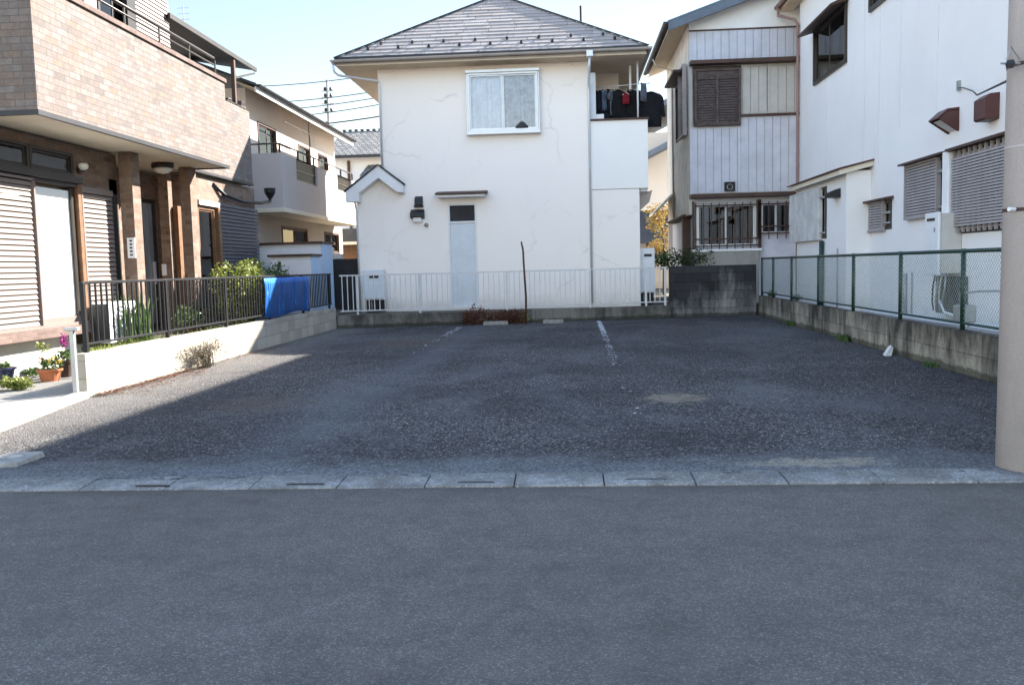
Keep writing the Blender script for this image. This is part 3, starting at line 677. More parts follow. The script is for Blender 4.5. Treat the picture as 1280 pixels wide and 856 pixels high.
# main roof: pyramid in real overlapping courses
ex0, ex1, ey0, ey1 = -5.32, 1.90, HY-.55, 26.5; az = 8.33; ax, ay0, ay1 = -1.68, 23.65, 23.8; ez = 6.17
apexF, apexB = Vector((ax, ay0, az)), Vector((ax, ay1, az))
cr = [Vector((ex0, ey0, ez)), Vector((ex1, ey0, ez)), Vector((ex1, ey1, ez)), Vector((ex0, ey1, ez))]
b = MB()
def course(mb, A, B, TA, TB, n, lift=.018):
    nrm = (B-A).cross(TA-A).normalized()
    if nrm.z < 0: nrm = -nrm
    L = (B-A).length; W = .62
    for i in range(n):
        t0, t1 = i/n, min(1, (i+1.12)/n)
        a, b1, c, d = A.lerp(TA, t0), B.lerp(TB, t0), B.lerp(TB, t1), A.lerp(TA, t1)
        Li = (b1-a).length; La = (a-A).dot((B-A)/L)      # where the course starts along the eave
        Lt = (c-d).length; Ld = (d-A).dot((B-A)/L); ex = (B-A)/L
        q = La-random.random()*W
        cuts = [La]+[x for x in (q+W*k for k in range(1, 40)) if La+.08 < x < La+Li-.08]+[La+Li]
        for x0_, x1_ in zip(cuts, cuts[1:]):
            g0_ = .004 if x0_ > La else 0; g1_ = .004 if x1_ < La+Li else 0
            p0, p1 = a+ex*(x0_-La+g0_), a+ex*(x1_-La-g1_)
            u0_, u1_ = min(max(x0_+g0_, Ld), Ld+Lt), min(max(x1_-g1_, Ld), Ld+Lt)
            if x0_ == La: u0_ = Ld
            if x1_ == La+Li: u1_ = Ld+Lt
            if u1_-u0_ < .002: q1 = q0 = d+ex*(u0_-Ld)
            else: q0, q1 = d+ex*(u0_-Ld), d+ex*(u1_-Ld)
            up_ = nrm*(lift+random.uniform(-.004, .005))
            n0 = len(mb.v); mb.v += [p0, p1, p1+up_, p0+up_]
            if (q1-q0).length < .001: mb.v += [q0]; mb.f += [[n0, n0+1, n0+2, n0+3], [n0+3, n0+2, n0+4]]
            else: mb.v += [q1, q0]; mb.f += [[n0, n0+1, n0+2, n0+3], [n0+3, n0+2, n0+4, n0+5]]
    for k in (0,):
        mb.face([A-nrm*.03, B-nrm*.03, TB-nrm*.03, TA-nrm*.03] if (TA-TB).length > .01 else [A-nrm*.03, B-nrm*.03, TA-nrm*.03])
course(b, cr[0], cr[1], apexF, apexF, 18); course(b, cr[1], cr[2], apexF, apexB, 18); course(b, cr[2], cr[3], apexB, apexB, 18); course(b, cr[3], cr[0], apexB, apexF, 18)
rf = b.build('roof', M['slate'], H, recalc=False)
b = MB()
for p, q in ((cr[0], apexF), (cr[1], apexF), (cr[2], apexB), (cr[3], apexB), (apexF, apexB)): b.bar(p+Vector((0, 0, .03)), q+Vector((0, 0, .022)), .13, .03)
b.box(ax-.16, ax+.16, ay0-.1, ay1+.1, az+.03, az+.09)
b.build('ridge_cap', M['cap_dark'], rf)
b = MB()      # snow guards, two staggered rows
for row, (t, n) in enumerate(((.1, 9), (.17, 8))):
    for i in range(n):
        s_ = (i+.5+(0 if row else .0))/n; p = cr[0].lerp(apexF, t).lerp(cr[1].lerp(apexF, t), s_)+Vector((0, 0, .03))
        b.prism([p+Vector((-.035, 0, 0)), p+Vector((.035, 0, 0)), p+Vector((.02, -.02, .07)), p+Vector((-.02, -.02, .07))], (0, .015, 0)); b.bar(p, p+Vector((0, .16, .11)), .025, .006)
b.build('snow_guards', M['cap_dark'], rf)
b = MB(); b.box(ex0+.02, ex1-.02, ey0+.02, ey1-.02, ez-.17, ez-.145); b.build('soffit', M['soffit_brown'], H)
b = MB()
for (xa, ya, xb, yb_) in ((ex0+.03, ey0+.03, ex1-.03, ey0+.055), (ex0+.03, ey1-.055, ex1-.03, ey1-.03), (ex0+.03, ey0+.056, ex0+.055, ey1-.056), (ex1-.055, ey0+.056, ex1-.03, ey1-.056)):
    b.box(xa, xb, ya, yb_, ez-.143, ez-.035)
b.build('fascia', M['gutter'], H)
b = MB(); b.box(ex0-.01, ex1+.01, ey0-.01, ey0+.028, ez-.03, ez+.03); b.box(ex1-.028, ex1+.01, ey0+.029, ey1, ez-.03, ez+.03); b.box(ex0-.01, ex0+.028, ey0+.029, ey1, ez-.03, ez+.03); b.build('eave_edge', M['cap_dark'], H)
def gutter(mb, a, b_, r=.055):
    a, b_ = Vector(a), Vector(b_); t = (b_-a).normalized(); s_ = t.cross(Vector((0, 0, 1)))
    prof = [s_*(r*math.cos(x))+Vector((0, 0, r*math.sin(x))) for x in [math.pi+math.pi*k/8 for k in range(9)]]
    pr2 = [p*.86 for p in prof]
    for P1, P2 in zip(prof, prof[1:]): mb.face([a+P1, a+P2, b_+P2, b_+P1])
    for P1, P2 in zip(pr2, pr2[1:]): mb.face([a+P1, a+P2, b_+P2, b_+P1])
    mb.face([a+p for p in prof]); mb.face([b_+p for p in prof])
b = MB(); gutter(b, (ex0-.06, ey0-.05, ez-.05), (ex1+.06, ey0-.05, ez-.04)); gutter(b, (ex0-.06, ey0-.05, ez-.035), (ex0-.06, ey1, ez-.03)); gutter(b, (ex1+.06, ey1, ez-.02), (ex1+.06, ey0-.05, ez-.02))
b.build('gutter', M['gutter'], H, recalc=False)
b = MB(); b.box(XB-.05, XB+.1, ey0-.1, ey0+.04, ez-.2, ez-.05); dp = b.build('rainwater_box', M['alu'], H, bevel=.01)
b = MB(); xp = XB-.0; b.tube([(xp+.02, ey0-.02, ez-.2), (xp+.01, ey0+.05, ez-.45), (xp, HY-.08, ez-.7), (xp, HY-.05, ez-.85), (xp, HY-.05, .3)], .03, 10); b.build('downpipe', M['alu'], H, smooth=True)
b = MB(); b.tube([(ex0-.06, ey0-.02, ez-.09), (ex0-.02, ey0+.0, ez-.3), (ex0+.05, ey0+.1, ez-.36), (XL+.03, HY-.07, ez-.44), (XL+.045, HY-.05, ez-.6), (XL+.045, HY-.05, 3.7)], .027, 10); b.build('downpipe', M['alu'], H, smooth=True)
b = MB(); b.tube([(-5.18, HY-.16, 3.0), (-5.1, HY-.08, 2.95), (-5.07, HY-.03, 2.7), (-5.07, HY-.03, .25)], .025, 10); b.build('downpipe', M['alu'], H, smooth=True)
b = MB(); b.tube([(.48, 24.4, 7.0), (.48, 24.4, 8.18)], .04, 10); b.build('vent_pipe', M['cap_dark'], H, smooth=True)
# balcony fittings
b = MB(); b.tube([(1.72, HY+.15, 4.66), (1.72, HY+.15, EZ-.1)], .022, 10); b.build('laundry_post', M['white'], H, smooth=True)
b = MB(); b.tube([(XB+.2, 21.75, 5.5), (2.05, 21.75, 5.56)], .013, 8); tag(b.build('laundry_pole', M['alu'], smooth=True), 'thin silver laundry pole hanging over the balcony of the cream house', 'laundry pole')
b = MB(); b.box(1.55, 1.6, 21.72, 21.78, 5.4, EZ-.1); b.build('pole_bracket', M['white'], H)

def cloth(outline, th, mat, name, root, folds=9, amp=.012):
    """a hanging garment: outline in (x,z), subdivided in strips and folded"""
    bm = bmesh.new(); vs = [bm.verts.new((x, 0, z)) for x, z in outline]; bm.faces.new(vs)
    bmesh.ops.triangulate(bm, faces=bm.faces); bmesh.ops.subdivide_edges(bm, edges=bm.edges, cuts=3, use_grid_fill=True)
    for v in bm.verts: v.co.y += amp*math.sin(v.co.x*folds*7+v.co.z*3)+amp*.6*math.sin(v.co.z*17+v.co.x*9)
    r = bmesh.ops.solidify(bm, geom=bm.faces[:], thickness=th)
    bmesh.ops.recalc_face_normals(bm, faces=bm.faces)
    me = bpy.data.meshes.new(name); bm.to_mesh(me); bm.free(); me.materials.append(mat)
    for p in me.polygons: p.use_smooth = True
    o = bpy.data.objects.new(name, me); C.objects.link(o)
    if root: o.parent = root
    return o
SHIRT = [(-.08, 0), (-.2, -.04), (-.26, -.12), (-.31, -.5), (-.24, -.52), (-.19, -.25), (-.2, -.72), (.2, -.72), (.19, -.25), (.24, -.52), (.31, -.5), (.26, -.12), (.2, -.04), (.08, 0), (0, -.03)]
TEE = [(-.08, 0), (-.19, -.03), (-.31, -.2), (-.25, -.27), (-.19, -.2), (-.2, -.62), (.2, -.62), (.19, -.2), (.25, -.27), (.31, -.2), (.19, -.03), (.08, 0), (0, -.03)]
PANTS = [(-.19, 0), (-.2, -.35), (-.19, -.9), (-.04, -.9), (0, -.35), (.04, -.9), (.19, -.9), (.2, -.35), (.19, 0)]
TOWEL = [(-.17, 0), (-.18, -.6), (.18, -.6), (.17, 0)]
def garment(x, y, z, rot, outl, mat, label, cat, name, sc=1, hanger=True):
    r = thing(name, label, cat, (x, y, z), 'washing hung on the balcony'); r.rotation_euler = (0, 0, rot)
    o = cloth([(a*sc, b_*sc) for a, b_ in outl], .03, mat, 'fabric', r); o.location = (0, 0, -.07 if hanger else 0)
    if hanger:
        h = MB(); h.tube([(-.19*sc, 0, -.13), (0, 0, -.055), (.19*sc, 0, -.13)], .006, 6); h.tube([(0, 0, -.055), (0, 0, -.02), (.018, 0, .0), (.01, 0, .018), (-.012, 0, .016)], .003, 6)
        hm = bpy.data.meshes.new('hanger'); hm.from_pydata([tuple(v) for v in h.v], [], h.f); hm.materials.append(M['white']); ho = bpy.data.objects.new('hanger', hm); C.objects.link(ho); ho.parent = r
garment(.86, 21.75, 5.5, .6, TEE, M['cloth_black'], 'black t-shirt at the left end of the laundry pole', 't-shirt', 'shirt')
garment(.97, 21.68, 5.5, .9, PANTS, M['cloth_jeans'], 'faded blue grey jeans hanging between dark shirts at the left of the balcony', 'jeans', 'trousers', .55)
garment(1.06, 21.75, 5.52, .3, SHIRT, M['cloth_navy'], 'dark navy shirt with long sleeves next to the faded jeans', 'shirt', 'shirt')
garment(1.2, 21.75, 5.5, 1.0, TEE, M['cloth_grey'], 'grey t-shirt hanging in the middle of the laundry pole', 't-shirt', 'shirt')
garment(1.3, 21.72, 5.5, .35, SHIRT, M['cloth_black'], 'black long sleeved shirt left of the dark red cloth', 'shirt', 'shirt')
garment(1.46, 21.6, 5.4, .15, TOWEL, M['cloth_red'], 'dark red cloth hanging between the black shirts', 'cloth', 'towel', .45)
garment(1.6, 21.75, 5.5, -.3, SHIRT, M['cloth_black'], 'black long sleeved shirt right of the dark red cloth', 'shirt', 'shirt')
garment(2.06, 21.62, 5.4, .2, SHIRT, M['cloth_black'], 'black coat hanging outside the right end of the balcony', 'coat', 'coat', 1.15)
garment(1.88, 21.45, 5.5, .9, TOWEL, M['cloth_grey'], 'narrow grey towel hung by the white laundry post', 'towel', 'towel', .7, False)
b = MB(); b.box(.72, .92, 21.3, 21.5, 4.66, 4.8); tag(b.build('basket', M['white'], bevel=.02), 'small white basket on the balcony parapet below the washing', 'basket')
# gas water heater boxes
def heater(x0, x1, yf, z0, z1, depth, label, slot=.12):
    r = thing('water_heater', label, 'water heater', ((x0+x1)/2, yf+depth/2, z0)); fr = Fr('-Y', yf); w_ = x1-x0
    b = MB(); b.box(x0, x1, yf, yf+depth, z0+.3, z1); b.build('casing', M['heater'], r, bevel=.012)
    b = MB(); b.fb(fr, x0+.015, x1-.015, z0+.33, z1-.3, 0, .012); b.build('front_panel', M['heater'], r, bevel=.005)
    b = MB(); b.fb(fr, x0+w_*.3, x1-w_*.2, z1-.2, z1-.2+.06, .001, .02); b.build('exhaust_slot', M['cap_dark'], r, bevel=.004)
    for k in range(3): b = MB(); xx = x0+w_*(.3+.2*k); b.tube([(xx, yf+depth/2, z0+.3), (xx, yf+depth/2, z0)], .018, 8); b.build('pipe', [M['grey_metal'], M['rust'], M['black_plastic']][k], r, smooth=True)
    b = MB(); b.box(x0+.02, x1-.02, yf+depth*.5, yf+depth-.01, z0, z0+.28); b.build('base_cover', M['black_plastic'], r)
heater(-4.86, -4.38, 20.72, .26, 1.27, .3, 'white gas water heater behind the left end of the white railing')
heater(1.72, 2.08, 21.4, .26, 1.62, .35, 'tall white water heater beside the right corner of the cream house')
# outdoor unit and lamp at the balcony corner
r = thing('outdoor_unit', 'small white box with dark top on a bracket under the balcony corner', 'wall unit', (1.87, HY+.25, 2.7))
MB().box(1.74, 1.93, HY+.1, HY+.4, 2.95, 3.3).build('casing', M['white'], r, bevel=.02)
MB().box(1.76, 1.9, HY+.08, HY+.4, 3.3, 3.37).build('top_cover', M['cap_dark'], r, bevel=.01)
MB().prism([(1.73, HY+.3, 2.9), (2.05, HY+.3, 3.0), (1.98, HY+.3, 2.72), (1.73, HY+.3, 2.5)], (0, .05, 0)).build('bracket', M['gutter'], r)
# rusty stake
b = MB(); b.tube([(-.93, 19.0, 0), (-.92, 19.02, .6), (-.945, 19.0, 1.2), (-.96, 19.0, 1.62), (-.99, 19.0, 1.76), (-.98, 19.0, 1.79)], [.024, .023, .021, .019, .017, .015], 8)
tag(b.build('stake', M['rust'], smooth=True), 'thin rusty metal stake standing before the white railing', 'stake')

# ------------------------------------------------------------------ house with the vertical siding
SY = 22.5; FS = Fr('-Y', SY)
Hs = thing('house', 'narrow house with blue white vertical siding and a brown louvred shutter', 'house', (5.3, 25, .27))
sx0, sx1, sy1 = 3.08, 8.2, 27.4
b = MB(); b.wall(FS, sx0, sx1, 2.93, 7.1, .12, [(3.16, 4.34, 4.62, 6.06), (4.34, 5.75, 4.86, 6.06)]); b.wall(Fr('+X', sx1), SY+.121, sy1-.121, .2, 7.2, .12); b.wall(Fr('+Y', sy1), sx0, sx1, .2, 7.1, .12)
b.build('wall', M['siding_beige'], Hs)
b = MB(); b.wall(Fr('-X', sx0), SY+.121, sy1-.121, 2.45, 7.1, .12, [(23.1, 25.2, 4.55, 6.1)]); b.build('side_wall', M['siding_side'], Hs)
b = MB(); b.wall(Fr('-Y', SY+.0), sx0+.12, sx1, .2, 2.83, .12, [(3.22, 4.73, 1.62, 2.7), (4.79, 5.6, 1.9, 2.7)]); b.wall(Fr('-X', sx0+.12), SY+.121, sy1-.13, .2, 2.4, .12); b.build('lower_wall', M['siding'], Hs)
def planks(mb, fr, u0, u1, z0, z1, w, gap, d0, d1, ztop=None):
    u = u0
    while u < u1-.01:
        a, c = u+gap/2, min(u+w-gap/2, u1); zt = z1
        mb.fb(fr, a, c, z0, zt, d0, d1+random.uniform(-.002, .002)); u += w
for a_ in ((sx0, 5.95, 6.17, 6.9), (sx0, 4.33, 2.96, 4.56), (4.33, 5.95, 2.96, 4.84)):
    b = MB(); planks(b, FS, *a_, .195, .012, .001, .022); b.build('siding_planks', M['siding'], Hs)
b = MB(); b.prism([FS.p(sx0, 6.91, .001), FS.p(8.1, 6.91, .001), FS.p(8.1, 7.13, .001), FS.p(5.64, 7.95, .001), FS.p(sx0, 7.1, .001)], (0, -.029, 0)); b.build('gable_panel', M['white'], Hs)
for nm_, a_ in (('trim', (sx0, 6.2, 6.9, 6.935, .031, .05)), ('window_header', (sx0, 6.2, 6.07, 6.16, .0, .28)), ('window_sill', (4.345, 5.8, 4.8, 4.855, .0, .09)), ('storey_trim', (sx0-.02, 5.9, 2.83, 2.92, .0, .34))):
    MB().fb(FS, *a_).build(nm_, M['brown_trim'], Hs, bevel=.005)
# louvred shutter box
b = MB(); panel_frame(b, FS, 3.19, 4.32, 4.6, 5.98, -.02, .13, .06); b.fb(FS, 3.25, 4.26, 5.72, 5.92, -.01, .1); b.fb(FS, 3.72, 3.78, 4.66, 5.72, .02, .12); sh = b.build('shutter_box', M['shutter_brown'], Hs, bevel=.004)
b = MB(); louvre(b, FS, 3.25, 3.72, 4.66, 5.72, .04, .06, over=.03); louvre(b, FS, 3.78, 4.26, 4.66, 5.72, .04, .06, over=.03); b.build('louvre_slats', M['shutter_brown'], sh)
window(FS, 4.345, 5.745, 4.86, 6.055, Hs, M['siding_beige'], 2, M['curtain_tan'], .0, .05, M['frost'])
b = MB(); planks(b, FS, 4.37, 4.98, 4.88, 6.0, .2, .01, .021, .03); planks(b, FS, 5.04, 5.72, 4.88, 6.0, .2, .01, .021, .03); b.fb(FS, 4.985, 5.035, 4.87, 6.03, .021, .045); b.build('storm_panels', M['siding_beige'], Hs)
# side window with open shutter
FSX = Fr('-X', sx0)
window(FSX, 23.12, 25.18, 4.57, 6.08, Hs, M['brown_trim'], 2, M['curtain_dark'], .0, .06, M['glass_dark'])
b = MB(); panel_frame(b, FSX, 22.75, 23.7, 4.45, 6.2, .03, .13, .06); louvre(b, FSX, 22.81, 23.64, 4.51, 6.14, .04, .1); b.build('shutter', M['shutter_grey'], Hs); b = MB(); b.fb(FSX, 23.2, 25.3, 6.1, 6.16, 0, .3); b.build('window_hood', M['brown_trim'], Hs)
# barred windows
for (a, c, z0, z1, n) in ((3.2, 4.74, 1.6, 2.71, 9), (4.78, 5.62, 1.88, 2.71, 5)):
    window(FS, a+.03, c-.03, z0+.02, z1-.02, Hs, M['alu'], 2, M['curtain_dark'], .0, .04, M['glass_dark'])
    b = MB(); f5 = FS
    for z in (z0+.03, z0+.2, z1-.08): b.fb(f5, a-.03, c+.03, z, z+.035, .1, .13)
    for k in range(n): u = a+(c-a)*k/(n-1); b.fb(f5, u-.012, u+.012, z0-.1, z1, .131, .15)
    b.fb(f5, a-.07, a-.03, z0-.08, z1+.05, .0, .15); b.fb(f5, c+.03, c+.07, z0-.08, z1+.05, .0, .15)
    b.build('window_bars', M['brown_trim'], Hs)
# square vent
b = MB(); panel_frame(b, FS, 3.92, 4.18, 2.99, 3.22, .02, .08, .03); b.fb(FS, 3.95, 4.15, 3.02, 3.19, .01, .03); vv = b.build('vent', M['cap_dark'], Hs)
b = MB(); ring = [FS.p(4.06+.07*math.cos(t*math.pi/5), 3.1+.07*math.sin(t*math.pi/5), .05) for t in range(11)]; b.tube(ring, .012, 6); b.build('vent_ring', M['grey_metal'], vv)
b = MB(); b.fb(FS, 3.13, 4.72, .2, 1.5, .02, .3); b.build('plinth', M['conc_plain'], Hs, bevel=.01); 
b = MB(); b.fb(FS, 3.1, 4.78, 1.505, 1.56, .0, .32); b.build('plinth_cap', M['white'], Hs)
b = MB(); b.box(3.0, 3.2, 23.3, 23.55, .25, 2.5); b.build('corner_post', M['brown_trim'], Hs)
b = MB(); b.box(2.9, sx1, 23.0, 26.8, 2.42, 2.45); b.build('overhang_soffit', M['brown_trim'], Hs)
# gable roof
gx, gz, m_s = 5.64, 8.12, .335
ez_ = gz-(gx-2.52)*m_s
b = MB(); b.hexa(slab(2.52, ez_, gx, gz, SY-.5, sy1+.5, .05)); b.hexa(slab(gx, gz, 8.8, gz-(8.8-gx)*m_s, SY-.5, sy1+.5, .05)); b.build('roof', M['roof_blue'], Hs)
b = MB(); b.hexa(slab(2.53, ez_-.052, gx, gz-.052, SY-.5, SY-.46, .19)); b.hexa(slab(gx, gz-.052, 8.79, gz-(8.79-gx)*m_s-.052, SY-.5, SY-.46, .19)); b.build('bargeboard', M['roof_blue'], Hs)
b = MB(); b.hexa(slab(2.56, ez_-.13, gx, gz-.13, SY-.458, sy1+.4, .02)); b.hexa(slab(gx, gz-.13, 8.7, gz-(8.7-gx)*m_s-.13, SY-.458, sy1+.4, .02)); b.build('soffit', M['soffit_brown'], Hs)
b = MB(); gutter(b, (2.47, sy1+.4, ez_-.03), (2.47, SY-.5, ez_-.03), .06); b.build('gutter', M['cap_dark'], Hs, recalc=False)
pipe([(2.5, 25.6, ez_-.1), (2.6, 25.6, ez_-.3), (sx0-.05, 25.6, ez_-.42), (sx0-.04, 25.6, 2.5)], .025, 'downpipe', M['gutter'], Hs)

# ------------------------------------------------------------------ big white house on the right
RX = 5.6; FR = Fr('-X', RX)
Hr = thing('house', 'big white rendered house with grey louvred shutters along the right of the lot', 'house', (9, 14, .27))
wins = [(18.24, 20.55, 5.12, 6.3), (14.9, 16.9, 5.7, 6.9), (13.47, 14.95, 1.87, 2.73), (15.72, 17.2, 1.74, 2.25), (10.2, 13.1, 1.56, 2.73)]
b = MB(); b.wall(FR, 5.7, 21.85, .25, 7.45, .15, [(w_[0], w_[1], w_[2], w_[3]) for w_ in wins]); b.wall(Fr('+Y', 21.85), RX+.151, 12, .25, 7.45, .15); b.wall(Fr('-Y', 5.7), RX+.151, 12, .25, 7.45, .15); b.wall(Fr('+X', 12), 5.851, 21.699, .25, 7.45, .15)
b.build('wall', M['stucco_white'], Hr)
b = MB(); rzz = 7.45; rs = .33
b.hexa(slab(RX-.33, rzz, 8.8, rzz+(9.13-RX)*rs, 5.2, 22.75, .1)); b.hexa(slab(8.8, rzz+(9.13-RX)*rs, 12.4, rzz, 5.2, 22.75, .1)); b.build('roof', M['roof_dark'], Hr)
b = MB(); b.box(RX-.31, RX-.001, 5.25, 22.7, rzz-.16, rzz-.13); b.box(RX-.33, RX-.3, 5.25, 22.72, rzz-.129, rzz-.09); b.build('soffit', M['soffit_brown'], Hr)
b = MB(); gutter(b, (RX-.4, 22.72, rzz-.06), (RX-.4, 5.2, rzz-.04), .06); b.build('gutter', M['pink_pipe'], Hr, recalc=False)
pipe([(RX-.4, 22.3, rzz-.1), (RX-.4, 22.3, rzz-.3), (RX-.1, 21.95, rzz-.5), (RX-.06, 21.8, rzz-.65), (RX-.06, 21.8, 3.0), (RX-.06, 21.8, .3)], .035, 'downpipe', M['pink_pipe'], Hr)
b = MB(); b.box(RX-.55, RX-.3, 22.75, 22.95, rzz-.2, rzz-.05); b.build('eave_lamp', M['cap_dark'], Hr, bevel=.02)
# upper windows with hoods
for (a, c, z0, z1), t_ in ((wins[0], 0), (wins[1], 1)):
    window(FR, a, c, z0, z1, Hr, M['dark_bronze'], 2, [M['curtain'], M['net']], .03, .07, M['glass'])
    b = MB(); p = [FR.p(a-.1, z1-.0, 0), FR.p(a-.1, z1-.1, .36), FR.p(a-.1, z1-.06, .37), FR.p(a-.1, z1+.1, 0)]; b.prism(p, (0, c-a+.2, 0)); b.build('window_hood', M['brown_trim'] if t_ == 0 else M['maroon'], Hr, bevel=.004)
# shuttered windows: box with slats, dark window left uncovered at the near end
def louvred(a, c, z0, z1, cut, mt, hood=True, vert=False, fr=FR, proj=.075, pit=.045):
    w_ = window(fr, a+.01, c-.01, z0+.01, z1-.01, Hr, M['dark_bronze'], 2, M['curtain_dark'], 0, .05, M['glass_dark'])
    b = MB(); b.fb(fr, cut, c+.08, z0-.06, z0, .0, .1) if False else None
    b.fb(fr, cut, cut+.03, z0-.02, z1-.0, .0, proj); b.fb(fr, c+.02, c+.05, z0-.02, z1, .0, proj); b.fb(fr, cut+.03, c+.02, z1-.03, z1, .02, proj); b.fb(fr, cut+.03, c+.02, z0-.02, z0+.01, .02, proj)
    s_ = b.build('shutter_frame', mt, Hr, bevel=.003)
    b = MB()
    if vert:
        u = cut+.03
        while u < c-.02: b.fb(fr, u+.006, min(u+.19, c+.02), z0+.012, z1-.032, proj-.03, proj-.008); u += .2
    else: louvre(b, fr, cut+.03, c+.02, z0+.01, z1-.03, proj-.04, pit)
    b.build('shutter_slats', mt, s_)
    if hood: b = MB(); b.prism([fr.p(a-.08, z1+.01, 0), fr.p(a-.08, z1+.005, proj+.08), fr.p(a-.08, z1+.035, proj+.08), fr.p(a-.08, z1+.06, 0)], (0, c-a+.2, 0)); b.build('window_hood', M['brown_trim'], Hr)
    b = MB(); b.fb(fr, a+.02, cut, z0+.1, z0+.13, .021, .06); b.build('window_rail', M['grey_metal'], Hr); b = MB(); b.fb(fr, a+.02, cut, z1-.24, z1-.2, .021, .06); b.build('window_rail', M['grey_metal'], Hr)
louvred(13.47, 14.95, 1.87, 2.73, 13.72, M['shutter_grey'])
louvred(15.72, 17.2, 1.74, 2.25, 16.0, M['shutter_grey'])
# large bay of slats over the near window
a, c, z0, z1 = 10.2, 13.1, 1.56, 2.73
window(FR, a+.01, c-.01, z0+.01, z1-.01, Hr, M['dark_bronze'], 3, M['curtain_dark'], 0, .05, M['glass_dark'])
b = MB(); louvre(b, FR, a, c, z0+.1, z1-.1, .1, .04); ls = b.build('shutter_slats', M['shutter_grey'], Hr)
b = MB(); u = a
while u < c: b.fb(FR, u, u+.03, z0+.02, z1, .06, .095); u += .16
b.fb(FR, a, c, z0+.06, z0+.09, .03, .06); b.fb(FR, a, c, z1-.09, z1-.06, .03, .06); b.fb(FR, a-.01, a+.03, z0, z1, 0, .03); b.fb(FR, c-.03, c+.01, z0, z1, 0, .03); b.build('slat_supports', M['shutter_grey'], ls)
b = MB(); b.prism([FR.p(a-.08, z1+.01, 0), FR.p(a-.08, z1+.005, .18), FR.p(a-.08, z1+.04, .18), FR.p(a-.08, z1+.08, 0)], (0, c-a+.16, 0)); b.build('window_hood', M['brown_trim'], Hr)
b = MB(); b.fb(FR, 13.15, 13.36, 1.86, 2.75, 0, .14); b.build('pipe_cover', M['white'], Hr, bevel=.015)
# maroon hoods over fans
def fanhood(u, z, w_, h, open_, D=.3):
    b = MB()
    if open_:
        b.prism([FR.p(u, z+h, 0), FR.p(u, z+h*.95, D*.55), FR.p(u, z+h*.6, D), FR.p(u, z+h*.52, D), FR.p(u, z+h*.86, D*.5), FR.p(u, z+h*.88, 0)], (0, w_, 0))
        for uu in (u, u+w_-.02): b.prism([FR.p(uu, z+h*.87, 0), FR.p(uu, z+h*.85, D*.5), FR.p(uu, z+h*.53, D*.97), FR.p(uu, z, .03), FR.p(uu, z, 0)], (0, .02, 0))
    else: b.prism([FR.p(u, z+h, 0), FR.p(u, z+h*.97, D*.6), FR.p(u, z+h*.8, D), FR.p(u, z+h*.05, D), FR.p(u, z-.0, D*.85), FR.p(u, z, 0)], (0, w_, 0))
    o = b.build('fan_hood', M['maroon'], Hr, bevel=.01)
    if open_: MB().prism([FR.p(u+.03, z+.03, .02), FR.p(u+.03, z+h*.5, D*.8), FR.p(u+.03, z+h*.52, D*.78), FR.p(u+.03, z+.05, .015)], (0, w_-.06, 0)).build('flap', M['white_dirty'], o)
fanhood(13.13, 3.02, .34, .34, True, .3); fanhood(11.95, 3.0, .3, .34, False, .2)
# bump-out with lean-to roof
BX = 5.15; FBX = Fr('-X', BX); by0, by1 = 16.78, 20.3
b = MB(); b.wall(FBX, by0, by1, .25, 2.86, .1, [(18.0, 20.0, 1.66, 2.68)]); b.wall(Fr('-Y', by0), BX+.101, RX-.002, .25, 2.86, .1); b.wall(Fr('+Y', by1), BX+.101, RX-.002, .25, 2.86, .1); b.build('annexe_wall', M['stucco_white'], Hr)
b = MB(); b.hexa([(BX-.16, by0-.12, 2.78), (RX-.001, by0-.12, 2.93), (RX-.001, by1+.1, 2.93), (BX-.16, by1+.1, 2.78), (BX-.16, by0-.12, 2.87), (RX-.001, by0-.12, 3.02), (RX-.001, by1+.1, 3.02), (BX-.16, by1+.1, 2.87)]); b.build('annexe_eave', M['soffit'], Hr)
b = MB(); b.hexa([(BX-.2, by0-.16, 2.872), (RX-.001, by0-.16, 3.022), (RX-.001, by1+.12, 3.022), (BX-.2, by1+.12, 2.872), (BX-.2, by0-.16, 2.9), (RX-.001, by0-.16, 3.05), (RX-.001, by1+.12, 3.05), (BX-.2, by1+.12, 2.9)]); b.build('annexe_roof', M['maroon'], Hr)
louvred(18.0, 20.55, 1.66, 2.7, 18.3, M['white_dirty'], False, True, FBX, .09)
b = MB(); b.prism([FBX.p(17.1, 2.4, 0), FBX.p(17.1, 2.42, .2), FBX.p(17.1, 2.5, .2), FBX.p(17.1, 2.58, 0)], (0, .35, 0)); b.build('vent_hood', M['black_plastic'], Hr, bevel=.01)
# pipes along the wall foot
for (xx, yy, z0, z1, rr, mt) in ((BX-.06, 18.15, .3, 1.62, .045, 'green_metal'), (BX-.03, 17.2, .3, 1.45, .012, 'grey_metal'), (RX-.03, 15.0, .3, .98, .03, 'grey_metal'), (RX-.02, 14.75, .3, 1.0, .01, 'grey_metal')):
    pipe([(xx, yy, z0), (xx, yy, z1)], rr, 'wall_pipe', M[mt], Hr)
b = MB(); b.box(RX-.12, RX-.0, 5.7, 21.8, .22, .33); b.build('footing', M['white'], Hr)
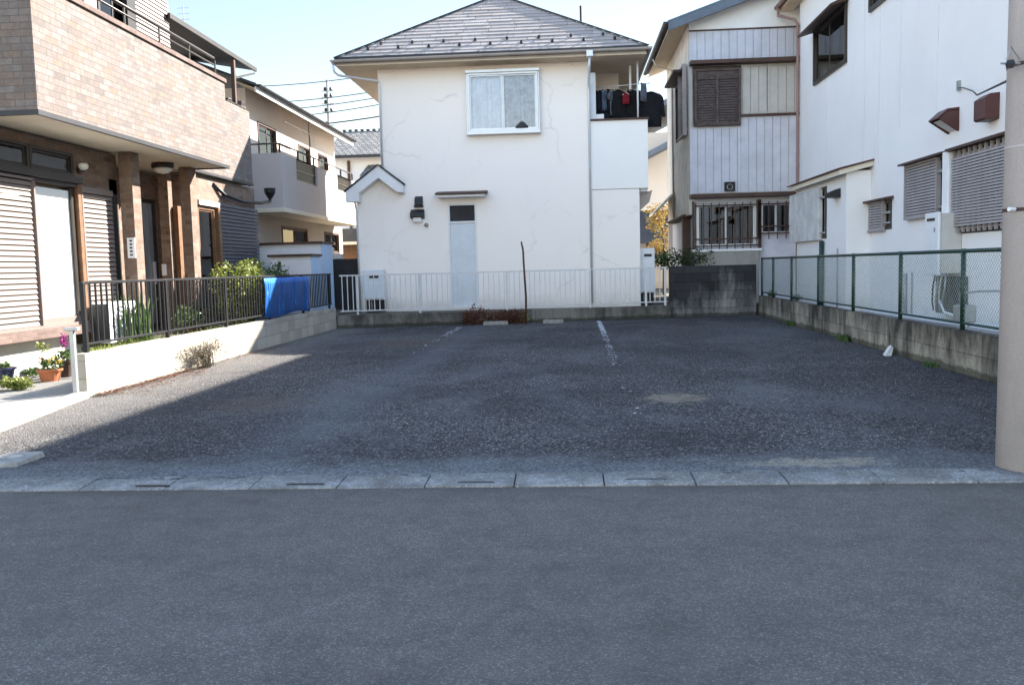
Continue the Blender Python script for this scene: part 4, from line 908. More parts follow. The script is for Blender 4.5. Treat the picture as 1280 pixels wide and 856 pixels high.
# thin conduits / hairline joints on the render
for yy, za, zb in ((17.2, 2.3, 7.2), (15.4, 3.4, 7.2), (13.9, 3.45, 6.8), (16.4, 2.9, 7.2), (19.6, 2.9, 5.1)):
    b = MB(); pts = [(RX-.002, yy+.02*math.sin(k*1.3), za+(zb-za)*k/8) for k in range(9)]; b.tube(pts, .004, 5); b.build('conduit', M['white_dirty'], Hr)
b = MB(); cv = [(RX-.03, 13.13, 3.62), (RX-.06, 12.9, 3.58), (RX-.5, 11.6, 3.3), (RX-1.6, 9.0, 2.8), (2.55, 5.25, P(1251, 92, Y=5.15).z)]; b.tube(cv, .008, 6)
b.build('service_cable', M['rubber_wire'], Hr)
b = MB(); b.fb(FR, 13.1, 13.16, 3.58, 3.72, 0, .04); b.build('cable_clip', M['grey_metal'], Hr)
# water heater
r = thing('water_heater', 'white boiler box on the wall of the big white house, above bare pipes', 'water heater', (5.38, 12.9, .5))
MB().box(5.3, RX-.002, 12.98, 13.42, 1.0, 1.86).build('casing', M['heater_side'], r, bevel=.01)
MB().box(5.26, 5.298, 12.96, 13.44, .98, 1.88).build('front_panel', M['heater'], r, bevel=.01)
MB().box(5.25, 5.259, 13.08, 13.34, 1.76, 1.8).build('exhaust_slot', M['cap_dark'], r); MB().box(5.252, 5.259, 13.06, 13.1, 1.6, 1.66).build('badge', M['grey_metal'], r)
MB().box(5.45, RX-.003, 12.75, 13.5, .42, .96).build('stained_backing', M['conc_grey'], r, bevel=.01)
for k in range(5):
    yy = 12.9+k*.12; b = MB(); b.tube([(5.4, yy, 1.0), (5.38, yy+random.uniform(-.04, .04), .8), (5.4, yy+.1, .6), (5.44, yy+.15, .45)], .012+.004*(k % 2), 8); b.build('pipe', [M['rust'], M['grey_metal'], M['white_dirty'], M['conc_plain'], M['black_plastic']][k], r, smooth=True)
b = MB(); b.tube([(5.4, 13.2, .6), (5.38, 13.0, .45), (5.38, 12.7, .42), (5.4, 12.4, .4)], .02, 8); b.build('hose', M['white'], r, smooth=True)
# gas meter near the corner
r = thing('gas_meter', 'small grey meter low behind the green fence next to the pole', 'meter', (4.75, 10.9, .27))
MB().box(4.65, 4.85, 10.8, 11.0, .45, .66).build('body', M['grey_metal'], r, bevel=.02); pipe([(4.7, 10.9, .66), (4.7, 10.9, .8), (4.9, 10.9, .82), (5.5, 10.9, .82)], .014, 'pipe', M['grey_metal'], r); pipe([(4.8, 10.9, .45), (4.8, 10.9, .27)], .014, 'pipe', M['grey_metal'], r)

# ------------------------------------------------------------------ brick tiled house on the left
LX = -6.69; FL = Fr('+X', LX)
Hl = thing('house', 'brown brick tiled house with projecting balcony and pillars left of the lot', 'house', (-9.5, 14, .3))
BXX, b0, b1 = -5.8, 9.54, 15.03
# lower main wall with openings
pz = lambda x, y, X_=LX: P(x, y, X=X_)
yA, yB = pz(42, 300).y, pz(92, 300).y            # white panel window
yC, yD = pz(100, 300).y, pz(140, 300).y          # second shutter
yE = pz(150, 300).y
yW0, yW1 = pz(246, 300).y, pz(268, 300).y; yS1 = pz(296, 300).y
zt = 2.47
b = MB(); b.wall(FL, 8.6, yE+.02, .62, 3.05, .15, [(9.0, pz(92, 210).y, 2.62, 2.93), (9.0, yB, .63, zt), (yC+.02, yE-.0, .63, zt)])
b.wall(FL, 15.6, 18.7, .3, 3.05, .15, [(yW0, yW1, .5, 2.5)]); b.wall(Fr('-Y', 8.6), -13, LX-.151, .62, 3.05, .15); b.wall(Fr('+Y', 18.7), -13, LX-.151, .3, 3.05, .15)
b.wall(Fr('+X', -7.4), yE, 15.62, .3, 3.05, .15, [(pz(176, 300, -7.4).y, pz(194, 300, -7.4).y, .35, 2.6)])
b.wall(Fr('+Y', yE+.021), -7.4, LX-.15, .3, 3.05, .1); b.wall(Fr('-Y', 15.6), -7.4, LX-.15, .3, 3.05, .1)
b.build('wall', M['tile_dark'], Hl)
b = MB(); b.wall(Fr('+X', LX-.04), 8.6, yE, .02, .62, .12); b.build('foundation', M['foundation'], Hl)
b = MB(); b.fb(FL, 8.6, yB+.05, .5, .62, 0, .16); b.build('sill', M['tile_cap'], Hl, bevel=.006)
b = MB(); b.fb(FL, 8.6, yB+.1, .622, .66, 0, .1); b.build('window_rail', M['shutter_beige'], Hl)
# shutters
b = MB(); louvre(b, FL, 8.7, yA-.03, .66, zt, .02, .066, over=.012, GP=.8); b.fb(FL, yA-.03, yA, .63, zt+.02, 0, .07); b.fb(FL, 8.7, yA, zt, zt+.03, 0, .07); b.build('shutter', M['shutter_beige'], Hl)
b = MB(); louvre(b, FL, yC+.03, yD, .66, 2.42, .02, .066, over=.012, GP=.8); b.fb(FL, yC, yC+.03, .4, 2.5, 0, .07); b.fb(FL, yC, yD, 2.42, 2.5, 0, .06); b.build('shutter', M['shutter_beige'], Hl)
b = MB(); b.fb(FL, yA+.03, yB-.02, .74, 2.42, -.04, -.02); b.build('door_blind', M['blind_white'], Hl)
b = MB(); b.fb(FL, yA+.0, yB, .63, .74, -.05, .03); b.build('door_rail', M['shutter_beige'], Hl)
b = MB(); b.fb(FL, yB-.02, yB+.06, .35, 2.52, -.1, .02); b.build('door_edge', M['dark_bronze'], Hl)
b = MB(); b.fb(FL, yB+.065, yC-.01, .35, 2.56, -.02, .07); b.build('door_post', M['wood_brown'], Hl, bevel=.005)
b = MB(); b.fb(FL, 8.6, yB+.12, 2.52, 2.6, .0, .12); b.fb(FL, 8.6, yB+.08, 2.47, 2.515, 0, .06); b.build('lintel', M['dark_bronze'], Hl)
b = MB(); b.fb(FL, yD+.01, yE, .4, 2.68, -.08, .0); b.build('dark_strip', M['black_metal'], Hl)  # flat black strip between the second shutter and the wall end
window(FL, 9.02, pz(35, 200).y, 2.61, 2.93, Hl, M['dark_bronze'], 1, M['net'], 0, .04, name='transom_window'); window(FL, pz(36, 200).y, pz(90, 200).y, 2.61, 2.93, Hl, M['dark_bronze'], 1, M['net'], 0, .05, name='transom_window')
# front door in the porch recess
FD = Fr('+X', -7.4); d0_, d1_ = pz(176, 300, -7.4).y, pz(194, 300, -7.4).y
b = MB(); panel_frame(b, FD, d0_, d1_, .35, 2.6, -.06, .03, .05); b.build('door_frame', M['dark_bronze'], Hl)
b = MB(); b.fb(FD, d0_+.052, d1_-.052, .37, 2.54, -.05, -.01)
for k in range(4): b.fb(FD, d0_+.1+k*.2, d0_+.16+k*.2, .5, 2.4, -.01, .0)
dd_ = b.build('front_door', M['grey_metal'], Hl); b = MB(); b.fb(FD, d1_-.16, d1_-.12, 1.1, 1.5, .0, .05); b.build('handle', M['alu'], dd_)
# tiled piers
def pier(px0, px1, px2, X2, top, name='pillar', bot=.3, mat='tile_dark', lab=None):
    ya = P(px1, 260, X=X2).y; yb = P(px2, 260, X=X2).y; xa = P(px0, 260, Y=ya).x
    b = MB(); b.box(xa, X2, ya, yb, bot, top); return b.build(name, M[mat], Hl, bevel=.004), xa, ya, yb
p1, xa1, ya1, yb1 = pier(151, 167, 177, -6.37, 3.068); p2, xa2, ya2, yb2 = pier(226, 239, 247, -6.37, 3.068)
pier(199, 211, 216, -6.85, 3.0, 'fin_wall'); pier(216, 222, 229, -6.75, 2.45, 'porch_post', mat='wood_brown')
b = MB(); fp = Fr('-Y', ya1); b.fb(fp, xa1+.07, xa1+.19, 1.52, 1.82, 0, .02); pl = b.build('name_plate', M['white'], p1, bevel=.004)
b = MB()
for k in range(5): b.fb(fp, xa1+.11, xa1+.15, 1.555+k*.052, 1.58+k*.052, .0205, .023)
b.build('plate_marks', M['cap_dark'], p1)
b = MB(); yi = P(211, 260, X=-6.85).y; b.box(-7.02, -6.94, yi-.04, yi-.001, 1.25, 1.45); b.build('intercom', M['alu'], Hl, bevel=.005)
# tall window beside the porch and the dark storm shutter
window(FL, yW0, yW1, .5, 2.5, Hl, M['wood_brown'], 1, M['curtain_tan'], .02, .06)
b = MB(); b.fb(FL, yW0-.02, yW1+.1, 2.51, 2.6, 0, .1); b.build('window_hood', M['white_dirty'], Hl)
b = MB(); b.fb(FL, yW1+.02, yW1+.14, .3, 2.5, 0, .1); b.build('window_post', M['brown'], Hl)
b = MB(); louvre(b, FL, yW1+.16, 18.68, .35, 2.62, .04, .07, over=.015); b.build('storm_shutter', M['shutter_dark'], Hl)
# lamps
b = MB(); c_ = P(203, 200, Z=3.02); c_ = Vector((-6.55, P(203, 202, X=-6.55).y, 3.068)); b.lathe((c_.x, c_.y, 2.99), [(.17, .075), (.18, .03), (.17, 0)], 20); lm = b.build('porch_lamp', M['dark_bronze'], Hl, smooth=False)
b = MB(); b.lathe((c_.x, c_.y, 2.9), [(.03, 0), (.1, .02), (.14, .06), (.15, .089)], 20); b.build('lamp_glass', M['lampglass'], lm, smooth=True)
c_ = P(104, 208, X=LX+.08); b = MB(); b.lathe((c_.x, c_.y, c_.z-.05), [(.03, 0), (.06, .02), (.07, .06), (.05, .09)], 14); wl_ = b.build('wall_lamp', M['lampglass'], Hl, smooth=True); b = MB(); b.box(LX, LX+.05, c_.y-.04, c_.y+.04, c_.z-.09, c_.z-.02); b.build('lamp_base', M['dark_bronze'], wl_)
# projecting balcony
b = MB(); b.wall(Fr('+X', BXX), b0, b1, 3.11, 4.5, .14); b.wall(Fr('-Y', b0), -13, BXX-.141, 3.11, 4.5, .14); b.wall(Fr('+Y', b1), LX, BXX-.141, 3.11, 4.5, .14); b.build('balcony_wall', M['tile_wall'], Hl)
b = MB(); b.box(-13, BXX-.02, b0+.02, b1-.02, 3.075, 3.15); b.build('balcony_soffit', M['soffit'], Hl)
b = MB(); b.box(BXX-.03, BXX+.015, b0-.015, b1+.015, 3.055, 3.109); b.box(-13, BXX-.031, b0-.015, b0+.03, 3.055, 3.109); b.box(LX, BXX-.031, b1-.03, b1+.015, 3.055, 3.109); b.build('edge_trim', M['cap_dark'], Hl)
b = MB(); b.box(BXX-.17, BXX+.03, b0-.03, b1+.03, 4.501, 4.57); b.box(-13, BXX-.171, b0-.03, b0+.17, 4.501, 4.57); b.build('parapet_coping', M['tile_cap'], Hl, bevel=.006)
b = MB(); b.box(BXX-.045, BXX-.015, b0+.03, b0+.12, 3.2, 4.4); 
rl = MB()
for z, rr in ((4.86, .024), (4.75, .014)): rl.tube([(BXX-.07, b0+.1, z), (BXX-.07, b1-.25, z)], rr, 8)
rl = rl.build('balcony_rail', M['dark_bronze'], Hl, smooth=True)
for k in range(6):
    y_ = b0+.2+k*(b1-b0-.4)/5; MB().box(BXX-.08, BXX-.06, y_-.012, y_+.012, 4.571, 4.84).build('rail_post', M['dark_bronze'], rl)
# set-back second block
SX, s0, s1 = -6.6, 15.3, 18.4
b = MB(); b.wall(Fr('+X', SX), b1+.01, s1, 3.13, 4.62, .14); b.wall(Fr('+Y', s1), -13, SX-.141, 3.13, 4.62, .14); b.build('rear_balcony_wall', M['tile_wall'], Hl)
b = MB(); b.box(-13, SX-.01, b1+.02, s1-.01, 3.1, 3.128); b.build('rear_soffit', M['soffit'], Hl); b = MB(); b.box(SX-.03, SX+.012, b1+.02, s1+.012, 3.085, 3.13); b.box(LX, SX-.031, s1-.03, s1+.012, 3.085, 3.13); b.build('rear_edge_trim', M['cap_dark'], Hl)
# upper storey wall
FU = Fr('+X', -7.2); u1 = P(210, 40, X=-7.2).y
b = MB(); b.wall(FU, 11.5, u1, 3.3, 7.0, .15, [(13.6, P(165, 30, X=-7.2).y-.1, 4.2, 6.0)]); b.wall(Fr('+Y', u1), -13, -7.351, 3.3, 7, .15); b.build('upper_wall', M['shutter_grey'], Hl)
b = MB(); louvre(b, FU, P(168, 30, X=-7.2).y, u1, 4.4, 7.0, .01, .07, over=.012); b.build('upper_siding', M['shutter_beige'], Hl)
window(FU, 13.6, P(165, 30, X=-7.2).y-.1, 4.2, 6.0, Hl, M['dark_bronze'], 2, [M['curtain'], None], 0, .06, M['glass'])
b = MB(); b.fb(FU, P(158, 30, X=-7.2).y-.1, P(165, 30, X=-7.2).y, 4.2, 7, 0, .08); b.build('upper_post', M['black_metal'], Hl)
b = MB(); b.hexa(slab(-9.5, 8.1, -6.6, 7.05, 8.0, u1+.4, .08)); b.hexa(slab(-13, 7.0, -9.5, 8.1, 8.0, u1+.4, .08)); b.build('roof', M['roof_dark'], Hl)
# terrace roof on a post
ta, tb_ = P(211, 15, X=-7.15), P(318, 93, X=-7.15)
b = MB(); zt_ = (ta.z+tb_.z)/2
b.hexa([(-7.12, ta.y-.1, zt_-.02), (-7.12, tb_.y, zt_-.02), (-9.0, tb_.y, zt_+.33), (-9.0, ta.y-.1, zt_+.33), (-7.12, ta.y-.1, zt_+.01), (-7.12, tb_.y, zt_+.01), (-9.0, tb_.y, zt_+.36), (-9.0, ta.y-.1, zt_+.36)])
tr_ = b.build('terrace_roof', M['black_metal'], Hl)
b = MB(); b.bar((-7.11, ta.y-.1, zt_), (-7.11, tb_.y, zt_), .05, .09)
k = 0
while ta.y+k*.75 < tb_.y: b.bar((-7.12, ta.y+k*.75, zt_+.03), (-9.0, ta.y+k*.75, zt_+.38), .03, .05); k += 1
b.build('roof_frame', M['dark_bronze'], tr_)
yp = P(292, 90, X=-7.15).y; b = MB(); b.box(-7.2, -7.12, yp-.04, yp+.04, 4.62, zt_-.05); b.build('terrace_post', M['brown_trim'], Hl)
b = MB(); b.bar((-7.14, yp, zt_-.45), (-7.11, tb_.y-.1, zt_-.1), .03, .04); b.build('roof_brace', M['dark_bronze'], Hl)
b = MB()
for k in range(7): y_ = P(288, 130, X=-7.15).y-.2+k*.16; b.box(-7.15, -7.12, y_, y_+.02, 4.62, 4.9)
b.box(-7.17, -7.12, P(288, 130, X=-7.15).y-.25, P(288, 130, X=-7.15).y+.85, 4.9, 4.93); b.build('terrace_rail', M['dark_bronze'], Hl)
for (px_, py_, s_, mt) in ((283, 135, .3, 'black_plastic'), (299, 125, .38, 'shutter_brown')):
    p = P(px_, py_, X=-7.3); b = MB(); b.box(p.x-.15, p.x+.1, p.y-.15, p.y+.15, 4.62, 4.62+s_); b.lathe((p.x, p.y, 4.62+s_), [(.1, 0), (.12, .1), (.02, .11)], 8)
    tag(b.build('storage_box', M[mat] if False else M[mt], bevel=.01), {283: 'black bin on the brick house terrace left of the thin post', 299: 'dark brown box on the brick house terrace right of the thin post'}[px_], 'box')
# drain pipe with rain head under the set-back block
yq = P(272, 243, X=-6.6).y; y2 = P(334, 240, X=-6.62).y
pipe([(-6.68, yq, 2.95), (-6.62, yq+.4, 2.78), (-6.6, yq+1.3, 2.72), (-6.58, P(325, 250, X=-6.58).y, 2.75), (-6.57, y2, 2.82), (-6.57, y2+.02, 2.95)], .035, 'drain_pipe', M['black_plastic'], Hl)
b = MB(); b.lathe((-6.57, y2+.03, 2.9), [(.05, 0), (.12, .12), (.13, .22)], 12); b.build('rain_head', M['black_plastic'], Hl)
pipe([(-6.75, yq+1.4, 3.05), (-6.8, yq+1.3, 2.8), (-6.85, yq+1.1, 2.6), (LX+.05, yq+1.1, .3)], .03, 'downpipe', M['black_plastic'], Hl)
# roof antenna
p = P(230, 30, Y=22); b = MB(); b.tube([(p.x, 22, p.z-1.2), (p.x, 22, p.z+.45)], .012, 6)
for k in range(3): b.tube([(p.x-.15, 22, p.z+.1+k*.14), (p.x+.15, 22, p.z+.1+k*.14)], .005, 5)
tag(b.build('antenna', M['grey_metal']), 'thin antenna mast rising above the terrace roof of the brick house', 'antenna')

# ------------------------------------------------------------------ grey house beyond it
Hg = thing('house', 'grey house with a long rendered balcony and brown windows beyond the brick house', 'house', (-9, 25, .3))
GX, g0, g1 = -6.6, 20.4, 27.45; gzb, gzt = 2.76, 4.03
def wall_dip(mb, fr, u0, u1, z0, z1, t, dips):
    hol = [(a, c, zz, z1+1) for a, c, zz in dips]
    mb.wall(fr, u0, u1, z0, z1, t, hol)
dips = [(P(371, 220, X=GX).y, P(397, 220, X=GX).y, 3.5), (P(422, 235, X=GX).y, P(440, 235, X=GX).y, 3.6)]
b = MB(); wall_dip(b, Fr('+X', GX), g0, g1, gzb, gzt, .13, dips); b.wall(Fr('-Y', g0), -13, GX-.131, gzb, gzt, .13); b.wall(Fr('+Y', g1), -8, GX-.131, gzb, gzt, .13)
b.build('balcony_wall', M['stucco_grey'], Hg)
b = MB(); b.box(-13, GX+.03, g0-.03, g1+.03, gzb-.1, gzb-.002); b.build('balcony_slab', M['soffit'], Hg, bevel=.01)
for a, c, zz in dips:
    b = MB(); n = int((c-a)/.09)
    for k in range(n+1): u = a+(c-a)*k/n; b.box(GX-.08, GX-.065, u-.022, u+.022, zz, gzt)
    for z in (zz+.03, (zz+gzt)/2, gzt-.03): b.box(GX-.064, GX-.05, a, c, z-.012, z+.012)
    b.build('lattice', M['dark_bronze'], Hg)
b = MB(); b.tube([(GX-.06, g0+.05, gzt+.22), (GX-.06, g1-.05, gzt+.22)], .02, 8); b.tube([(GX-.06, g0+.05, gzt+.22), (-7.5, g0+.05, gzt+.22)], .02, 8); b.build('handrail', M['dark_bronze'], Hg, smooth=True)
for k in range(6): y_ = g0+.05+k*(g1-g0-.1)/5; MB().box(GX-.08, GX-.04, y_-.02, y_+.02, gzt, gzt+.21).build('rail_post', M['dark_bronze'], Hg)
GU = -7.5; FG = Fr('+X', GU)
gw = lambda x: P(x, 170, X=GU).y
ww = [(gw(322), gw(345), 3.2, 4.95), (gw(372), gw(386), 3.2, 4.85), (gw(396), gw(408), 3.2, 4.85)]
lw = [(P(352, 290, X=-7.3).y, P(384, 290, X=-7.3).y, 1.75, 2.45), (P(405, 290, X=-7.3).y, P(423, 290, X=-7.3).y, 1.8, 2.45)]
b = MB(); b.wall(FG, g0+.3, 28.6, 2.8, 5.6, .15, ww); b.wall(Fr('-Y', g0+.3), -13, GU-.151, 2.8, 5.6, .15); b.wall(Fr('+Y', 28.6), -13, GU-.151, .3, 5.6, .15); b.build('upper_wall', M['stucco_peach'], Hg)
b = MB(); b.wall(Fr('+X', -7.3), g0+.1, 28.4, .3, 2.66, .15, lw); b.wall(Fr('-Y', g0+.1), -13, -7.451, .3, 2.66, .15); b.build('lower_wall', M['stucco_tan'], Hg)
for i, (a, c, z0, z1) in enumerate(ww): window(FG, a, c, z0, z1, Hg, M['brown_trim'], 2, M['curtain'] if i == 0 else M['net'], 0, .06)
for a, c, z0, z1 in lw: window(Fr('+X', -7.3), a, c, z0, z1, Hg, M['brown_trim'], 2, [M['curtain_dark'], M['curtain_tan']], 0, .06)
b = MB(); b.hexa(slab(-10.5, 6.9, -6.95, 5.53, g0-.5, 29.0, .06)); b.build('roof', M['roof_dark'], Hg)
b = MB(); b.hexa(slab(-7.5, 5.62, -7.0, 5.43, g0-.45, 28.95, .02)); b.build('soffit', M['soffit_brown'], Hg); b = MB(); b.box(-7.0, -6.96, g0-.47, 28.97, 5.34, 5.46); b.build('fascia', M['white'], Hg)
b = MB(); gutter(b, (-6.9, 29, 5.5), (-6.9, g0-.5, 5.5), .055); b.build('gutter', M['cap_dark'], Hg, recalc=False)
yk = P(388, 200, X=-7.0).y; b = MB(); b.tube([(-7.0, yk, 4.05), (-7.0, yk, 5.4)], .02, 8); b.build('laundry_post', M['dark_bronze'], Hg)
b = MB(); b.tube([(-7.0, yk-2.2, 5.0), (-7.0, yk+.3, 5.0)], .014, 8); b.build('laundry_bar', M['dark_bronze'], Hg)

# sheds in the garden
def shed(x0, x1, y0, y1, z1, label):
    r = thing('garden_shed', label, 'shed', ((x0+x1)/2, (y0+y1)/2, .3))
    b = MB(); b.box(x0, x1-.02, y0, y1, .3, z1); b.build('body', M['shed'], r); fr = Fr('-Y', y0)
    b = MB(); n = max(1, round((x1-x0)/.9))
    for k in range(n): a = x0+(x1-x0)*k/n; b.fb(fr, a+.01, a+(x1-x0)/n-.01, .38, z1-.12, .001, .018)
    b.build('doors', M['shed'], r, bevel=.004)
    b = MB(); b.box(x0-.04, x1+.03, y0-.06, y1+.03, z1, z1+.05); b.build('roof', M['brown_trim'], r)
    MB().box(x1-.02, x1, y0, y1, .3, z1-.002).build('side_panel', M['shed_blue'], r)
shed(-7.2, -5.44, 19.3, 20.2, 1.87, 'large white metal shed with brown roof edge below the grey balcony')
shed(-6.24, -5.36, 18.2, 18.9, 1.58, 'smaller white metal cabinet with brown top in front of the large shed')
# air conditioner unit behind the black railing
r = thing('air_conditioner', 'white outdoor air conditioner with dark fan grille behind the black railing', 'air conditioner', (-6.55, 11.9, .3))
ya_, xa_, xb_ = P(137, 400, X=-6.3).y, P(115, 400, Y=P(137, 400, X=-6.3).y).x, -6.3
MB().box(xa_, xb_, ya_, ya_+.75, .34, .9).build('casing', M['white'], r, bevel=.012)
b = MB(); fr_ = Fr('-Y', ya_); b.fb(fr_, xa_+.01, xb_-.01, .36, .88, .001, .012); b.build('side_grille', M['black_plastic'], r)
b = MB(); fr_ = Fr('+X', xb_); cy_, cz_ = ya_+.3, .62
for rr in (.22, .16, .1, .04): b.tube([fr_.p(cy_+rr*math.cos(t*math.pi/10), cz_+rr*math.sin(t*math.pi/10), .012) for t in range(21)], .006, 5)
b.build('fan_guard', M['grey_metal'], r)
MB().box(xa_, xb_, ya_+.05, ya_+.12, .05, .339).build('foot', M['black_plastic'], r); MB().box(xa_, xb_, ya_+.6, ya_+.67, .05, .339).build('foot', M['black_plastic'], r)
# dark bin beside it
# step handrail at the near left
r = thing('handrail', 'short grey steel handrail at the left end of the sunlit block wall', 'handrail', (-5.16, 8.72, .05))
MB().box(-5.125, -5.08, 8.7, 8.745, .04, .71).build('post', M['grey_metal'], r, bevel=.004)
MB().box(-5.18, -5.03, 8.69, 8.755, .711, .745).build('top_bar', M['grey_metal'], r, bevel=.006)
# gas pipe stub etc. blue tarp hung on the black railing
b = MB(); n = 60; y0_, y1_ = 14.45, 17.0; prev = None
for i in range(n+1):
    t = i/n; y_ = y0_+(y1_-y0_)*t; row = []
    for j in range(7):
        z = 1.165-.66*j/6-.03*math.sin(t*7)*(j/6); xx = -5.078+.01*j/6*math.sin(t*13)+.006*math.sin(t*70+.5*math.sin(t*9)+j*.12)*(.6+.4*math.sin(t*23))
        row.append(Vector((xx, y_+.03*math.sin(j*.8), z)))
    if prev:
        for j in range(6): b.face([prev[j], row[j], row[j+1], prev[j+1]])
    prev = row
tp = b.build('tarp', M['tarp'], smooth=True, recalc=False); tag(tp, 'blue plastic tarp hung over the bars of the black railing near the back left corner', 'tarp')
md = tp.modifiers.new('thick', 'SOLIDIFY'); md.thickness = .004
wm = tp.modifiers.new('weld', 'WELD'); wm.merge_threshold = .0005

# ------------------------------------------------------------------ background
# dark fence between the grey house and the cream house
b = MB(); b.box(-6.6, -5.12, 21.6, 21.7, .25, 1.55); tag(b.build('garden_wall', M['cap_dark']), 'dark wall panel in the gap left of the cream house', 'wall')
r = thing('water_tank', 'small white box standing on the dark wall left of the cream house', 'box', (-6.0, 22.2, 1.55))
MB().box(-6.25, -5.85, 21.62, 21.9, 1.551, 1.85).build('casing', M['white'], r, bevel=.02); MB().box(-5.8, -5.6, 21.62, 21.85, 1.551, 1.68).build('side_box', M['white_dirty'], r, bevel=.02)
# tiled roof house
Ht = thing('house', 'white house with grey tiled roof seen above the grey balcony', 'house', (-8, 38, .3))
MB().box(-12.5, -5, 36.6, 43, .2, 6.0).build('wall', M['stucco_white'], Ht)
b = MB(); b.hexa([(-10, 36.0, 5.85), (-4.6, 36.0, 5.85), (-4.6, 39.8, 7.35), (-10, 39.8, 7.35), (-10, 36.0, 5.98), (-4.6, 36.0, 5.98), (-4.6, 39.8, 7.5), (-10, 39.8, 7.5)])
b.hexa([(-10, 39.8, 7.35), (-4.6, 39.8, 7.35), (-4.6, 43.6, 5.85), (-10, 43.6, 5.85), (-10, 39.8, 7.5), (-4.6, 39.8, 7.5), (-4.6, 43.6, 5.98), (-10, 43.6, 5.98)]); b.build('roof', M['kawara'], Ht)
b = MB(); b.hexa([(-8.2, 35.0, 4.9), (-4.6, 35.0, 4.9), (-4.6, 36.6, 5.5), (-8.2, 36.6, 5.5), (-8.2, 35.0, 5.03), (-4.6, 35.0, 5.03), (-4.6, 36.6, 5.62), (-8.2, 36.6, 5.62)]); b.build('lower_roof', M['kawara'], Ht)
b = MB()
for k in range(20): b.box(-10+k*.27, -9.86+k*.27, 39.7, 39.9, 7.5, 7.58)
b.build('ridge_tiles', M['roof_dark'], Ht)
b = MB(); b.box(-10, -4.6, 35.95, 36.0, 5.86, 5.97); b.build('gutter', M['cap_dark'], Ht)
pipe([(-9.0, 36.5, .3), (-9.0, 36.5, 5.8)], .06, 'downpipe', M['brown'], Ht)
# small building in the gap
Ho = thing('house', 'low tan building with dark roof in the gap left of the cream house', 'house', (-7, 31, .3))
MB().box(-9.5, -5.4, 30.5, 34, .2, 2.2).build('wall', M['wood_brown'], Ho); MB().box(-9.7, -5.2, 30.0, 34.2, 2.21, 2.7).build('roof', M['roof_dark'], Ho); MB().box(-9.7, -5.2, 29.95, 29.999, 2.15, 2.25).build('fascia', M['soffit'], Ho)
# peach house seen through the right gap
Hp = thing('house', 'peach rendered house with dark roofs seen through the gap right of the balcony', 'house', (4.6, 38, .3))
b = MB(); b.wall(Fr('-Y', 35), 1.5, 9, 2.75, 6.3, .2); b.wall(Fr('-X', 1.5), 35.201, 41.8, .2, 6.0, .2); b.wall(Fr('-Y', 36), 1.71, 8.7, .2, 2.75, .2, [(3.6, 4.4, 1.4, 2.2)]); b.wall(Fr('+X', 9), 35.201, 41.8, .2, 6.2, .2); b.wall(Fr('+Y', 42), 1.5, 9, .2, 6.2, .2); b.build('wall', M['stucco_peach'], Hp)
b = MB(); b.hexa(slab(.6, 5.95, 5.5, 8.2, 34.2, 42.5, .22)); b.hexa(slab(5.5, 8.2, 10, 6.1, 34.2, 42.5, .22)); b.build('roof', M['roof_blue'], Hp)
b = MB(); b.hexa(slab(2.2, 5.0, 5.5, 6.6, 33.6, 35, .2)); b.build('lower_roof', M['roof_blue'], Hp)
b = MB(); b.hexa([(1.0, 33.4, 2.0), (9, 33.4, 2.0), (9, 35, 3.2), (1.0, 35, 3.2), (1.0, 33.4, 2.1), (9, 33.4, 2.1), (9, 35, 3.32), (1.0, 35, 3.32)]); b.build('porch_roof', M['roof_dark'], Hp)
pipe([(3.0, 33.6, .3), (3.0, 33.6, 2.0)], .05, 'downpipe', M['brown'], Hp)
window(Fr('-Y', 36), 3.6, 4.4, 1.4, 2.2, Hp, M['alu'], 2, M['net'], 0, .05)
# beige sloping awning between the houses
b = MB(); pa, pb = P(815, 268, Y=26.5), P(840, 243, Y=26.5)
b.hexa([(pa.x, 25.6, pa.z-.04), (pb.x, 25.6, pb.z-.04), (pb.x, 27.4, pb.z-.04), (pa.x, 27.4, pa.z-.04), (pa.x, 25.6, pa.z+.02), (pb.x, 25.6, pb.z+.04), (pb.x, 27.4, pb.z+.04), (pa.x, 27.4, pa.z+.02)])
b.build('awning', M['soffit'], Hs)

# power pole and lines beyond the roofs
pp = P(410, 130, Y=62)
r = thing('power_pole', 'distant thin power pole with insulators above the grey house roof', 'utility pole', (pp.x, 62, -.03))
MB().tube([(pp.x, 62, -.03), (pp.x, 62, P(410, 100, Y=62).z)], [.16, .09], 8).build('pole', M['paper'] if False else M['conc_plain'], r, smooth=True)
for py_, n in ((112, 2), (120, 2), (128, 1), (138, 2), (155, 1)):
    z = P(410, py_, Y=62).z
    for k in range(n): MB().lathe((pp.x+(.25 if k else -.15), 61.9, z-.1), [(.07, 0), (.11, .1), (.06, .24)], 8).build('insulator', M['cap_dark'], r)
    MB().box(pp.x-.45, pp.x+.45, 61.95, 62.02, z-.14, z-.08).build('crossarm', M['grey_metal'], r)
for i, (ya_, yb_, r_, nm) in enumerate(((104, 92, .03, 'uppermost'), (125, 113, .03, 'second'), (135, 121, .03, 'third'), (145, 130, .03, 'fourth'), (157, 145, .045, 'thick lowest'))):
    a, c = P(330, ya_+4, Y=66), P(480, yb_, Y=58); d = c-a; pts = []
    for k in range(-6, 15):
        t = k/8; pts.append(a+d*t+Vector((0, 0, .5*(t-.5)**2-.12)))
    tag(MB().tube(pts, r_, 5).build('power_line', M['rubber_wire']), f'{nm} power line crossing the sky left of the cream house', 'power line', 'power lines over the left houses')

